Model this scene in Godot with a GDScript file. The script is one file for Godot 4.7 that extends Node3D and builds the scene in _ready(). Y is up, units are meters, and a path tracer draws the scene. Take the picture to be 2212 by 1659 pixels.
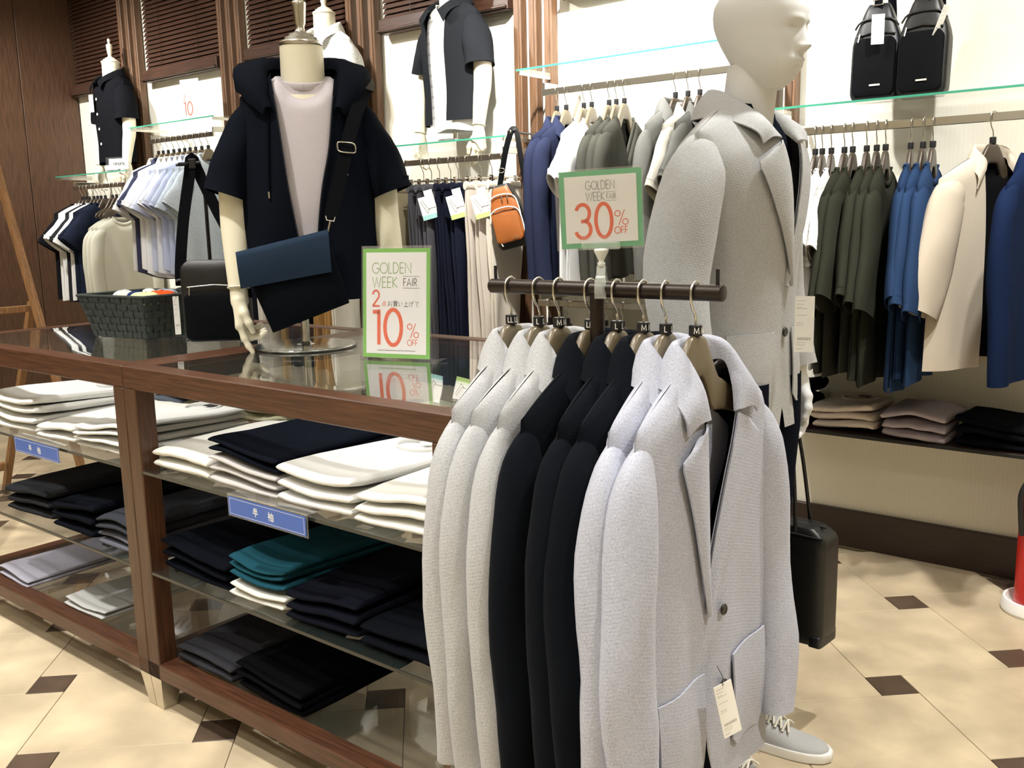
extends Node3D
# A menswear corner: a glass-topped wooden display table, a rack of jackets, dressed mannequins and a shelved wall.

const EYE := 1.3485
const WALL_Z := -3.76
var used := {}
var M := {}
var cache := {}
var rng := RandomNumberGenerator.new()

# ------------------------------------------------------------------ geometry collector
class Geo:
	var v := PackedVector3Array()
	var n := PackedVector3Array()
	var ix := PackedInt32Array()
	var xf := Transform3D.IDENTITY
	func tri(a: Vector3, b: Vector3, c: Vector3):
		var nn := xf.basis * (c - a).cross(b - a)
		if nn.length_squared() < 1e-18: return
		nn = nn.normalized()
		var k := v.size()
		v.append(xf * a); v.append(xf * b); v.append(xf * c)
		n.append(nn); n.append(nn); n.append(nn)
		ix.append(k); ix.append(k + 1); ix.append(k + 2)
	func quad(a: Vector3, b: Vector3, c: Vector3, d: Vector3):
		tri(a, b, c); tri(a, c, d)
	func grid(P: Array, closed := false, flip := false):
		var m := P.size()
		var k: int = P[0].size()
		var base := v.size()
		for i in m:
			var r: PackedVector3Array = P[i]
			var ra: PackedVector3Array = P[maxi(i - 1, 0)]
			var rb: PackedVector3Array = P[mini(i + 1, m - 1)]
			for j in k:
				var jl := j - 1
				if jl < 0: jl = k - 1 if closed else 0
				var jr := j + 1
				if jr >= k: jr = 0 if closed else k - 1
				var du := r[jr] - r[jl]
				if du.length_squared() < 1e-12:
					du = (rb[jr] - rb[jl]) + (ra[jr] - ra[jl])
				var nn := (rb[j] - ra[j]).cross(du)
				if nn.length_squared() < 1e-18: nn = Vector3(0, 1e-6, 0)
				if flip: nn = -nn
				v.append(xf * r[j]); n.append((xf.basis * nn).normalized())
		for i in m - 1:
			for j in (k if closed else k - 1):
				var j2 := (j + 1) % k
				var a := base + i * k + j
				var b := base + i * k + j2
				var c := base + (i + 1) * k + j2
				var d := base + (i + 1) * k + j
				if flip:
					ix.append(a); ix.append(c); ix.append(b); ix.append(a); ix.append(d); ix.append(c)
				else:
					ix.append(a); ix.append(b); ix.append(c); ix.append(a); ix.append(c); ix.append(d)
	func fan(r: PackedVector3Array, flip := false):
		var c := Vector3.ZERO
		for q in r: c += q
		c /= r.size()
		for j in r.size():
			if flip: tri(c, r[(j + 1) % r.size()], r[j])
			else: tri(c, r[j], r[(j + 1) % r.size()])
	# box with chamfered edges
	func box(c: Vector3, s: Vector3, ch := 0.0):
		var h := s * 0.5
		var e := minf(ch, minf(h.x, minf(h.y, h.z)) * 0.95)
		for ax in 3:
			var a1 := (ax + 1) % 3
			var a2 := (ax + 2) % 3
			for sg in [-1.0, 1.0]:
				var q := []
				for w in [[-1, -1], [1, -1], [1, 1], [-1, 1]]:
					var p := Vector3.ZERO
					p[ax] = sg * h[ax]; p[a1] = w[0] * (h[a1] - e); p[a2] = w[1] * (h[a2] - e)
					q.append(c + p)
				if sg > 0: quad(q[0], q[3], q[2], q[1])
				else: quad(q[0], q[1], q[2], q[3])
		if e <= 0.0: return
		for ax in 3:
			var a1 := (ax + 1) % 3
			var a2 := (ax + 2) % 3
			for s1 in [-1.0, 1.0]:
				for s2 in [-1.0, 1.0]:
					var q := []
					for w in [[-1, 0], [1, 0], [1, 1], [-1, 1]]:
						var p := Vector3.ZERO
						p[ax] = w[0] * (h[ax] - e)
						p[a1] = s1 * (h[a1] - (e if w[1] == 1 else 0.0))
						p[a2] = s2 * (h[a2] - (0.0 if w[1] == 1 else e))
						q.append(c + p)
					if s1 * s2 < 0: quad(q[0], q[1], q[2], q[3])
					else: quad(q[0], q[3], q[2], q[1])
		for sx in [-1.0, 1.0]:
			for sy in [-1.0, 1.0]:
				for sz in [-1.0, 1.0]:
					var a := c + Vector3(sx * h.x, sy * (h.y - e), sz * (h.z - e))
					var b := c + Vector3(sx * (h.x - e), sy * h.y, sz * (h.z - e))
					var d := c + Vector3(sx * (h.x - e), sy * (h.y - e), sz * h.z)
					if sx * sy * sz > 0: tri(a, d, b)
					else: tri(a, b, d)
	# turned shape: profile of (radius, height) from the bottom up
	func lathe(pr: Array, seg := 24, sx := 1.0, sz := 1.0):
		var P := []
		for q in pr:
			var r := PackedVector3Array()
			for j in seg:
				var a := TAU * j / seg
				r.append(Vector3(cos(a) * q.x * sx, q.y, sin(a) * q.x * sz))
			P.append(r)
		grid(P, true)
	# tube along a path; rad may be a number or an array of numbers or of Vector2
	func tube(path: Array, rad, seg := 10, side := Vector3.ZERO, caps := true):
		var P := []
		var up := side
		if up == Vector3.ZERO:
			var d0: Vector3 = (path[1] - path[0]).normalized()
			up = d0.cross(Vector3(0.31, 0.87, 0.37)).normalized()
		for i in path.size():
			var t: Vector3 = (path[mini(i + 1, path.size() - 1)] - path[maxi(i - 1, 0)]).normalized()
			var b := (up - t * up.dot(t)).normalized()
			if side == Vector3.ZERO: up = b
			var w := t.cross(b)
			var rr = rad[i] if rad is Array else rad
			var rx: float = rr.x if rr is Vector2 else rr
			var ry: float = rr.y if rr is Vector2 else rr
			var r := PackedVector3Array()
			for j in seg:
				var a := TAU * j / seg
				r.append(path[i] + w * (cos(a) * rx) + b * (sin(a) * ry))
			P.append(r)
		grid(P, true, true)
		if caps:
			fan(P[0], true); fan(P[P.size() - 1])
	# a sheet of cloth with thickness
	func sheet(P: Array, th: float, flip := false):
		var m := P.size()
		var k: int = P[0].size()
		var A := []
		var B := []
		for i in m:
			var ra := PackedVector3Array()
			var rb := PackedVector3Array()
			for j in k:
				var du: Vector3 = P[i][mini(j + 1, k - 1)] - P[i][maxi(j - 1, 0)]
				var dv: Vector3 = P[mini(i + 1, m - 1)][j] - P[maxi(i - 1, 0)][j]
				var nn := dv.cross(du).normalized()
				if flip: nn = -nn
				ra.append(P[i][j] + nn * th); rb.append(P[i][j])
			A.append(ra); B.append(rb)
		grid(A, false, flip); grid(B, false, not flip)
		var rim1 := []
		var rim2 := []
		for j in k: rim1.append(A[0][j]); rim2.append(B[0][j])
		for i in range(1, m): rim1.append(A[i][k - 1]); rim2.append(B[i][k - 1])
		for j in range(k - 2, -1, -1): rim1.append(A[m - 1][j]); rim2.append(B[m - 1][j])
		for i in range(m - 2, -1, -1): rim1.append(A[i][0]); rim2.append(B[i][0])
		for i in rim1.size() - 1:
			if flip: quad(rim1[i], rim2[i], rim2[i + 1], rim1[i + 1])
			else: quad(rim1[i], rim1[i + 1], rim2[i + 1], rim2[i])
	# flat outline (x, y) pushed out along z from z0 to z1
	func prism(pts: PackedVector2Array, z0: float, z1: float):
		var idx := Geometry2D.triangulate_polygon(pts)
		for i in range(0, idx.size(), 3):
			var a := pts[idx[i]]; var b := pts[idx[i + 1]]; var c := pts[idx[i + 2]]
			if (b - a).cross(c - a) > 0:
				var t := b; b = c; c = t
			tri(Vector3(a.x, a.y, z1), Vector3(b.x, b.y, z1), Vector3(c.x, c.y, z1))
			tri(Vector3(a.x, a.y, z0), Vector3(c.x, c.y, z0), Vector3(b.x, b.y, z0))
		var cw := Geometry2D.is_polygon_clockwise(pts)
		for i in pts.size():
			var a := pts[i]; var b := pts[(i + 1) % pts.size()]
			if cw:
				var t := a; a = b; b = t
			quad(Vector3(a.x, a.y, z0), Vector3(a.x, a.y, z1), Vector3(b.x, b.y, z1), Vector3(b.x, b.y, z0))
	# pen strokes lying in the plane z
	func ink(strokes: Array, w: float, z := 0.0, at := Vector2.ZERO, sc := 1.0, wide := 1.0):
		for s in strokes:
			var k: int = s.size()
			var L := []
			var R := []
			for i in k:
				var p: Vector2 = Vector2(s[i].x * wide, s[i].y) * sc + at
				var a: Vector2 = Vector2(s[maxi(i - 1, 0)].x * wide, s[maxi(i - 1, 0)].y) * sc + at
				var b: Vector2 = Vector2(s[mini(i + 1, k - 1)].x * wide, s[mini(i + 1, k - 1)].y) * sc + at
				var d1 := (p - a).normalized()
				var d2 := (b - p).normalized()
				if i == 0: d1 = d2
				if i == k - 1: d2 = d1
				var m := (d1 + d2)
				if m.length() < 0.3: m = d1
				m = m.normalized()
				var o := Vector2(-m.y, m.x) * (w * 0.5 / maxf(0.45, m.dot(d1)))
				L.append(Vector3(p.x + o.x, p.y + o.y, z)); R.append(Vector3(p.x - o.x, p.y - o.y, z))
			for i in k - 1: quad(L[i], L[i + 1], R[i + 1], R[i])
	func mesh() -> ArrayMesh:
		var a := []
		a.resize(Mesh.ARRAY_MAX)
		a[Mesh.ARRAY_VERTEX] = v; a[Mesh.ARRAY_NORMAL] = n; a[Mesh.ARRAY_INDEX] = ix
		var me := ArrayMesh.new()
		me.add_surface_from_arrays(Mesh.PRIMITIVE_TRIANGLES, a)
		return me

# ------------------------------------------------------------------ nodes
func numbered(called: String) -> String:
	var k: int = used.get(called, 0)
	used[called] = k + 1
	return called if k == 0 else "%s_%03d" % [called, k]

func tag(o, label: String, category := "", group := ""):
	o.set_meta("label", label)
	if category != "": o.set_meta("category", category)
	if group != "": o.set_meta("group", group)
	return o

func thing(called: String, label: String, category: String, at := Transform3D.IDENTITY, group := "") -> Node3D:
	var o := Node3D.new()
	o.name = numbered(called)
	add_child(o, true)
	o.transform = at
	tag(o, label, category, group)
	return o

func part(parent: Node, called: String, g, m, at := Transform3D.IDENTITY) -> MeshInstance3D:
	var o := MeshInstance3D.new()
	o.name = called
	o.mesh = g.mesh() if g is Geo else g
	o.set_surface_override_material(0, m)
	o.transform = at
	o.cast_shadow = GeometryInstance3D.SHADOW_CASTING_SETTING_ON
	parent.add_child(o, true)
	return o

func solo(called: String, label: String, category: String, g, m, at := Transform3D.IDENTITY, group := "") -> MeshInstance3D:
	var o := part(self, numbered(called), g, m, at)
	tag(o, label, category, group)
	return o

func struct(called: String, g, m) -> MeshInstance3D:
	var o := part(self, numbered(called), g, m)
	o.set_meta("kind", "structure")
	return o

func structure_node(called: String) -> Node3D:
	var o := Node3D.new()
	o.name = numbered(called)
	add_child(o, true)
	o.set_meta("kind", "structure")
	return o

func at3(x: float, y: float, z: float, turn := 0.0) -> Transform3D:
	return Transform3D(Basis(Vector3.UP, deg_to_rad(turn)), Vector3(x, y, z))

func boxg(c: Vector3, s: Vector3, ch := 0.0) -> Geo:
	var g := Geo.new()
	g.box(c, s, ch)
	return g

func rail(parent, called, a: Vector3, b: Vector3, ch, m):
	return part(parent, called, boxg((a + b) * 0.5, (b - a).abs(), ch), m)

func arc(cx: float, cy: float, rx: float, ry: float, a0: float, a1: float, k := 16) -> Array:
	var r := []
	for i in k + 1:
		var a := deg_to_rad(lerpf(a0, a1, float(i) / k))
		r.append(Vector2(cx + rx * cos(a), cy + ry * sin(a)))
	return r

func bez(pts: Array, k := 16) -> Array:
	# smooth path through the points
	var c := Curve3D.new()
	for i in pts.size():
		var a: Vector3 = pts[maxi(i - 1, 0)]
		var b: Vector3 = pts[mini(i + 1, pts.size() - 1)]
		var t := (b - a) / 6.0
		c.add_point(pts[i], -t, t)
	var r := []
	var L := c.get_baked_length()
	for i in k + 1: r.append(c.sample_baked(L * i / k, true))
	return r

func cr(a: Array, t: float):
	# smooth value along a list of numbers or vectors, t from 0 to 1
	var x := clampf(t, 0.0, 1.0) * (a.size() - 1)
	var i := mini(int(x), a.size() - 2)
	var f := x - i
	var p0 = a[maxi(i - 1, 0)]
	var p1 = a[i]
	var p2 = a[i + 1]
	var p3 = a[mini(i + 2, a.size() - 1)]
	return p1 + (p2 - p0) * (0.5 * f) + (p0 * 2.0 - p1 * 5.0 + p2 * 4.0 - p3) * (0.5 * f * f) + (p1 * 3.0 - p2 * 3.0 + p3 - p0) * (0.5 * f * f * f)

# ------------------------------------------------------------------ materials
func noise_tex(size: int, freq: float, lo: float, hi: float, seed_: int, oct := 3, kind := FastNoiseLite.TYPE_SIMPLEX_SMOOTH) -> ImageTexture:
	var f := FastNoiseLite.new()
	f.seed = seed_; f.frequency = freq; f.noise_type = kind
	f.fractal_octaves = oct
	var im := f.get_seamless_image(size, size)
	im.convert(Image.FORMAT_L8)
	var d := im.get_data()
	for i in d.size(): d[i] = int(255.0 * lerpf(lo, hi, d[i] / 255.0))
	return ImageTexture.create_from_image(Image.create_from_data(size, size, false, Image.FORMAT_L8, d))

func calc_tex(size: int, f: Callable) -> ImageTexture:
	var d := PackedByteArray()
	d.resize(size * size)
	for y in size:
		for x in size: d[y * size + x] = int(255.0 * clampf(f.call(x, y), 0.0, 1.0))
	return ImageTexture.create_from_image(Image.create_from_data(size, size, false, Image.FORMAT_L8, d))

func mat(color: Color, rough := 0.8, tex: Texture2D = null, scale := Vector3.ONE, metal := 0.0, world := false) -> StandardMaterial3D:
	var m := StandardMaterial3D.new()
	m.albedo_color = color
	m.roughness = rough
	m.metallic = metal
	if tex:
		m.albedo_texture = tex
		m.uv1_triplanar = true
		m.uv1_world_triplanar = world
		m.uv1_scale = scale
	return m

func relief(m: StandardMaterial3D, tex: Texture2D, depth: float) -> StandardMaterial3D:
	m.heightmap_enabled = true
	m.heightmap_texture = tex
	m.heightmap_scale = depth
	return m

func pane(color: Color, alpha: float, rough := 0.0) -> StandardMaterial3D:
	var m := StandardMaterial3D.new()
	m.transparency = BaseMaterial3D.TRANSPARENCY_ALPHA
	m.albedo_color = Color(color.r, color.g, color.b, alpha)
	m.roughness = rough
	return m

func glow(color: Color, e: float) -> StandardMaterial3D:
	var m := mat(Color(1, 1, 1), 0.6)
	m.emission_enabled = true
	m.emission = color
	m.emission_energy_multiplier = e
	return m

func cloth(hex: String, rough := 0.92, tex := "knit", sc := 6.0, rim := 0.0) -> StandardMaterial3D:
	var key := "c" + hex + tex + str(sc)
	if M.has(key): return M[key]
	var m := mat(Color(hex), rough, M[tex], Vector3.ONE * sc)
	m.rim_enabled = rim > 0.0
	m.rim = rim
	m.metallic_specular = 0.12
	relief(m, M["knit_h"], 0.03)
	M[key] = m
	return m

func make_materials():
	M["knit"] = noise_tex(256, 0.22, 0.86, 1.0, 3, 2)
	M["knit_h"] = noise_tex(256, 0.30, 0.0, 1.0, 4, 2)
	var r2 := RandomNumberGenerator.new()
	r2.seed = 11
	M["heather"] = calc_tex(256, func(x, y): return 0.80 + 0.12 * (r2.randf() + r2.randf() - 1.0) + (0.10 if r2.randf() > 0.16 else -0.12))
	M["melange"] = calc_tex(256, func(x, y): return 0.55 + 0.45 * pow(r2.randf(), 0.8) * (0.6 if (x + y * 3) % 7 < 2 else 1.0))
	M["weave"] = calc_tex(128, func(x, y): return 0.5 + 0.5 * sin((x + y) * TAU / 16.0) * sin((x - y) * TAU / 8.0))
	M["grain"] = noise_tex(512, 0.02, 0.62, 1.0, 21, 4)
	M["grain_h"] = noise_tex(512, 0.03, 0.0, 1.0, 22, 4)
	M["marble"] = noise_tex(512, 0.008, 0.80, 1.0, 31, 6)
	M["marble_h"] = noise_tex(512, 0.008, 0.0, 1.0, 32, 5)
	M["stripe"] = calc_tex(256, func(x, y): return 0.97 + 0.006 * sin(x * TAU / 16.0) + 0.02 * r2.randf())
	var fl := FastNoiseLite.new()
	fl.seed = 41
	fl.frequency = 0.09
	fl.noise_type = FastNoiseLite.TYPE_SIMPLEX
	M["flower_print"] = calc_tex(256, func(x, y): return 0.35 if fl.get_noise_2d(x, y) > 0.42 else (0.7 if fl.get_noise_2d(x + 300, y) > 0.45 else 1.0))
	var wood := func(hex, axis, rough): 
		var sc: Vector3 = [Vector3(0.5, 9, 9), Vector3(9, 0.5, 9), Vector3(9, 9, 0.5)][axis]
		var m := mat(Color(hex), rough, M["grain"], sc)
		relief(m, M["grain_h"], 0.012)
		return m
	M["table_x"] = wood.call("5e3a27", 0, 0.38)
	M["table_y"] = wood.call("5c3b27", 1, 0.38)
	M["table_z"] = wood.call("5e3a27", 2, 0.38)
	M["post"] = wood.call("77563c", 1, 0.5)
	M["slat"] = wood.call("4c3124", 0, 0.45)
	M["panel"] = wood.call("644733", 1, 0.5)
	M["plinth"] = wood.call("35221b", 0, 0.4)
	M["easel"] = wood.call("a0744a", 1, 0.55)
	M["wall"] = mat(Color("e8e5d8"), 0.9, M["stripe"], Vector3(4, 4, 4), 0.0, true)
	M["ceiling"] = mat(Color("efece4"), 0.9)
	M["plain_wall"] = mat(Color("ded6c4"), 0.9)
	M["tile"] = relief(mat(Color("dccaab"), 0.34, M["marble"], Vector3.ONE * 0.8, 0.0, true), M["marble_h"], 0.04)
	M["tile_b"] = relief(mat(Color("d8c5a6"), 0.36, M["marble"], Vector3.ONE * 0.8, 0.0, true), M["marble_h"], 0.04)
	M["dark_tile"] = mat(Color("5d4c3e"), 0.38, M["marble"], Vector3.ONE * 1.7, 0.0, true)
	M["grout"] = mat(Color("c3b596"), 0.9)
	M["glass"] = pane(Color(0.8, 0.95, 0.9), 0.04)
	M["smoked"] = pane(Color(0.30, 0.34, 0.32), 0.10)
	M["acrylic"] = pane(Color(0.97, 0.98, 1.0), 0.03)
	M["glass_edge"] = mat(Color("3f8f76"), 0.15)
	M["glass_dark_edge"] = mat(Color("2a2a26"), 0.2)
	M["chrome"] = mat(Color(0.86, 0.85, 0.82), 0.14, null, Vector3.ONE, 1.0)
	M["nickel"] = mat(Color(0.78, 0.77, 0.74), 0.26, null, Vector3.ONE, 1.0)
	M["brushed"] = mat(Color(0.82, 0.80, 0.76), 0.28, null, Vector3.ONE, 1.0)
	M["bronze"] = mat(Color("2e2622"), 0.38, null, Vector3.ONE, 0.6)
	M["hanger"] = mat(Color("6b604c"), 0.32)
	M["hanger_dark"] = mat(Color("3e342a"), 0.35)
	M["black_plastic"] = mat(Color("17171a"), 0.4)
	M["mannequin"] = mat(Color("d8dadc"), 0.6)
	M["ivory"] = mat(Color("e2dcc6"), 0.42)
	M["paper"] = mat(Color("f0efec"), 0.75)
	M["white"] = mat(Color("f4f4f2"), 0.5)
	M["leather"] = relief(mat(Color("0d0e10"), 0.42, M["knit"], Vector3.ONE * 5.0), M["knit_h"], 0.03)
	M["leather_navy"] = relief(mat(Color("10141c"), 0.42, M["knit"], Vector3.ONE * 5.0), M["knit_h"], 0.03)
	M["tan_leather"] = relief(mat(Color("a35c25"), 0.5, M["knit"], Vector3.ONE * 5.0), M["knit_h"], 0.03)

# ------------------------------------------------------------------ the place
func _ready():
	rng.seed = 7
	var cam := Camera3D.new()
	cam.name = "camera"
	add_child(cam)
	cam.position = Vector3(0, EYE, 0)
	cam.rotation = Vector3(-0.170411, 0.684572, -0.022289)
	cam.fov = 44.188
	cam.near = 0.05
	cam.far = 60.0
	cam.current = true
	var we := WorldEnvironment.new()
	we.name = "environment"
	var e := Environment.new()
	e.background_mode = Environment.BG_COLOR
	e.background_color = Color(0.02, 0.02, 0.02)
	e.tonemap_mode = Environment.TONE_MAPPER_LINEAR
	e.tonemap_exposure = 1.1
	e.sdfgi_enabled = true
	e.ssao_enabled = true
	e.ssil_enabled = true
	we.environment = e
	add_child(we)
	make_materials()
	lights()
	room()
	floor_tiles()
	wall_fittings()
	table()
	goods()

const WARM := Color(1.0, 0.99, 0.965)
const CEIL := 3.4

func downlight(x: float, z: float, energy: float, label: String):
	var t := thing("ceiling_downlight", label, "downlight", at3(x, CEIL, z), "round downlights recessed in the ceiling")
	var g := Geo.new()
	g.lathe([Vector2(0.055, 0.0), Vector2(0.085, 0.0), Vector2(0.085, -0.008), Vector2(0.06, -0.012), Vector2(0.055, 0.0)], 28)
	part(t, "trim_ring", g, M["white"])
	g = Geo.new()
	g.lathe([Vector2(0.001, -0.004), Vector2(0.06, -0.004)], 28)
	part(t, "light_lens", g, M["lamp_face"])
	var l := SpotLight3D.new()
	l.name = "lamp"
	l.light_color = WARM
	l.light_energy = energy
	l.spot_angle = 50
	l.spot_range = 14
	l.spot_attenuation = 2
	l.spot_angle_attenuation = 0.7
	l.light_size = 0.06
	l.shadow_enabled = true
	t.add_child(l)
	l.position = Vector3(0, -0.03, 0)
	l.rotation_degrees = Vector3(-90, 0, 0)

func spot(x: float, z: float, aim: Vector3, energy: float, angle: float, label: String):
	var p := Vector3(x, CEIL - 0.17, z)
	var t := thing("track_spotlight", label, "spotlight", at3(x, CEIL, z), "spotlights aimed at the wall displays")
	var d := (aim - p).normalized()
	var g := Geo.new()
	g.tube([Vector3(0, 0, 0), Vector3(0, -0.09, 0)], 0.012, 12)
	part(t, "stem", g, M["white"])
	g = Geo.new()
	var c := Vector3(0, -0.13, 0)
	g.tube([c - d * 0.07, c - d * 0.065, c + d * 0.06, c + d * 0.065], [0.03, 0.045, 0.05, 0.047], 20)
	part(t, "housing", g, M["white"])
	g = Geo.new()
	g.tube([c + d * 0.066, c + d * 0.068], 0.043, 20)
	part(t, "light_lens", g, M["lamp_face"])
	var l := SpotLight3D.new()
	l.name = "lamp"
	l.light_color = WARM
	l.light_energy = energy
	l.spot_angle = angle
	l.spot_range = 12
	l.spot_attenuation = 2
	l.spot_angle_attenuation = 1.0
	l.light_size = 0.04
	l.shadow_enabled = true
	t.add_child(l)
	l.position = c + d * 0.085
	l.look_at_from_position(t.global_position + c + d * 0.085, aim, Vector3(0.01, 1, 0.02))

func panel(x: float, z: float, w: float, d: float, energy: float, label: String):
	var t := thing("ceiling_light_panel", label, "ceiling light", at3(x, CEIL, z), "long diffuser panels in the ceiling")
	part(t, "frame", boxg(Vector3(0, -0.012, 0), Vector3(w + 0.06, 0.024, d + 0.06), 0.004), M["white"])
	part(t, "light_diffuser", boxg(Vector3(0, -0.027, 0), Vector3(w, 0.006, d), 0.0), M["panel_face"])
	var l := AreaLight3D.new()
	l.name = "lamp"
	l.light_color = WARM
	l.light_energy = energy
	l.area_size = Vector2(w, d)
	l.area_range = 14
	l.shadow_enabled = true
	t.add_child(l)
	l.position = Vector3(0, -0.034, 0)
	l.rotation_degrees = Vector3(-90, 0, 0)

func lights():
	M["lamp_face"] = glow(WARM, 4.0)
	M["panel_face"] = glow(WARM, 2.5)
	var k := 0
	for q in [[-5.6, -0.6], [-3.9, -0.5], [-2.2, -0.4], [-0.3, -2.45], [1.1, -1.0], [-5.0, 1.4], [-0.9, 0.5]]:
		k += 1
		downlight(q[0], q[1], 6.0, "recessed round ceiling downlight, " + ["over the far aisle", "before the basket table", "before the hooded mannequin", "before the blue and olive shirts", "beyond the fire extinguisher side", "over the rear left aisle", "above the camera position"][k - 1])
	panel(-3.2, -1.2, 2.4, 0.3, 1.4, "long ceiling light panel above the display table")
	panel(-0.3, -1.4, 1.6, 0.3, 1.4, "shorter ceiling light panel above the jacket rack")
	panel(-1.5, 1.2, 3.0, 0.3, 1.4, "long ceiling light panel over the shop aisle")
	spot(-4.4, -2.2, Vector3(-3.2, 2.0, -3.7), 7.0, 38, "white track spotlight aimed at the dark shirt torso")
	spot(-2.0, -2.3, Vector3(-2.25, 2.1, -3.75), 22.0, 40, "white track spotlight aimed at the bright wall bay")
	spot(-0.1, -2.1, Vector3(-1.1, 1.7, -3.75), 5.0, 42, "white track spotlight aimed at the black sling bags")
	spot(-4.2, -2.1, Vector3(-4.5, 1.9, -3.75), 3.0, 38, "white track spotlight aimed at the floral shirt torso")
	spot(-5.5, -2.1, Vector3(-5.6, 1.8, -3.75), 4.5, 40, "white track spotlight aimed at the pale shirts")
	spot(-6.2, -2.0, Vector3(-6.6, 1.6, -3.6), 9.0, 44, "white track spotlight aimed at the black polo torso")

func room():
	var g := boxg(Vector3(-2.2, CEIL + 0.06, -0.3), Vector3(10.4, 0.12, 7.6))
	struct("ceiling", g, M["ceiling"])
	struct("wall_back", boxg(Vector3(-2.2, 1.65, WALL_Z - 0.06), Vector3(10.4, 3.7, 0.12)), M["wall"])
	struct("wall_right", boxg(Vector3(3.0, 1.65, -0.3), Vector3(0.12, 3.7, 7.6)), M["plain_wall"])
	struct("wall_front", boxg(Vector3(-2.2, 1.65, 3.5), Vector3(10.4, 3.7, 0.12)), M["plain_wall"])
	# the end wall is clad in tall wood veneer boards
	var wl := struct("wall_left", boxg(Vector3(-7.36, 1.65, -0.3), Vector3(0.12, 3.7, 7.6)), M["plinth"])
	var z := -3.75
	var k := 0
	while z < 3.4:
		var w := 0.42
		part(wl, "board" if k == 0 else "board_%03d" % k, boxg(Vector3(-7.29, 1.7, z + w * 0.5), Vector3(0.03, 3.4, w - 0.005), 0.003), M["panel"])
		z += w
		k += 1
	struct("baseboard_back", boxg(Vector3(-2.2, 0.0775, -3.7475), Vector3(10.2, 0.155, 0.025), 0.002), M["plinth"])

func floor_tiles():
	var fl := struct("floor", boxg(Vector3(-2.2, -0.085, -0.3), Vector3(10.4, 0.14, 7.6)), M["grout"])
	var a := 0.45
	var b := 0.11034
	var th := -0.77582
	var e1 := Vector2(cos(th), sin(th))
	var e2 := Vector2(-sin(th), cos(th))
	var o := Vector2(-2.7828, -1.1770)
	var big := boxg(Vector3(0, -0.0075, 0), Vector3(a - 0.0018, 0.015, a - 0.0018), 0.0012).mesh()
	var small := boxg(Vector3(0, -0.0075, 0), Vector3(b - 0.0018, 0.015, b - 0.0018), 0.001).mesh()
	var turn := Basis(Vector3.UP, -th)
	for i in range(-14, 18):
		for j in range(-14, 18):
			var c := o + (e1 * a - e2 * b) * i + (e1 * b + e2 * a) * j
			if c.x < -7.2 or c.x > 0.6 or c.y < -3.75 or c.y > -0.35: continue
			if c.y > 1.6 + c.x * -0.1: continue
			part(fl, "dark_tile_insert", small, M["dark_tile"], Transform3D(turn, Vector3(c.x, 0, c.y)))
			var d := c + e1 * (b + a) * 0.5 + e2 * (a - b) * 0.5
			part(fl, "floor_tile", big, M["tile"] if (i * 7 + j * 3) % 3 else M["tile_b"], Transform3D(turn, Vector3(d.x, 0, d.y)))

# ------------------------------------------------------------------ the shelved wall
const POSTS := [-1.78, -2.966, -4.152, -5.351, -6.531]

func glass_shelf(x0: float, x1: float, y: float, label: String):
	var t := thing("glass_wall_shelf", label, "shelf", Transform3D.IDENTITY, "glass shelves on the back wall")
	part(t, "glass_plate", boxg(Vector3((x0 + x1) * 0.5, y, -3.6), Vector3(x1 - x0, 0.008, 0.28), 0.0), M["glass"])
	part(t, "polished_edge", boxg(Vector3((x0 + x1) * 0.5, y, -3.4585), Vector3(x1 - x0, 0.008, 0.003), 0.0), M["glass_edge"])
	for x in [x0 + 0.012, x1 - 0.02]:
		part(t, "bracket", boxg(Vector3(x, y - 0.012, -3.6), Vector3(0.006, 0.016, 0.27), 0.001), M["nickel"])

func wall_rail(x0: float, x1: float, y: float, label: String):
	var t := thing("hanging_rail", label, "clothes rail", Transform3D.IDENTITY, "flat metal clothes rails on the back wall")
	part(t, "bar", boxg(Vector3((x0 + x1) * 0.5, y - 0.014, WALL_RAIL), Vector3(x1 - x0, 0.028, 0.012), 0.002), M["nickel"])
	for x in [x0 + 0.01, x1 - 0.01]:
		part(t, "bracket_arm", boxg(Vector3(x, y + 0.014, -3.60), Vector3(0.012, 0.03, 0.27), 0.002), M["nickel"])

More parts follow.
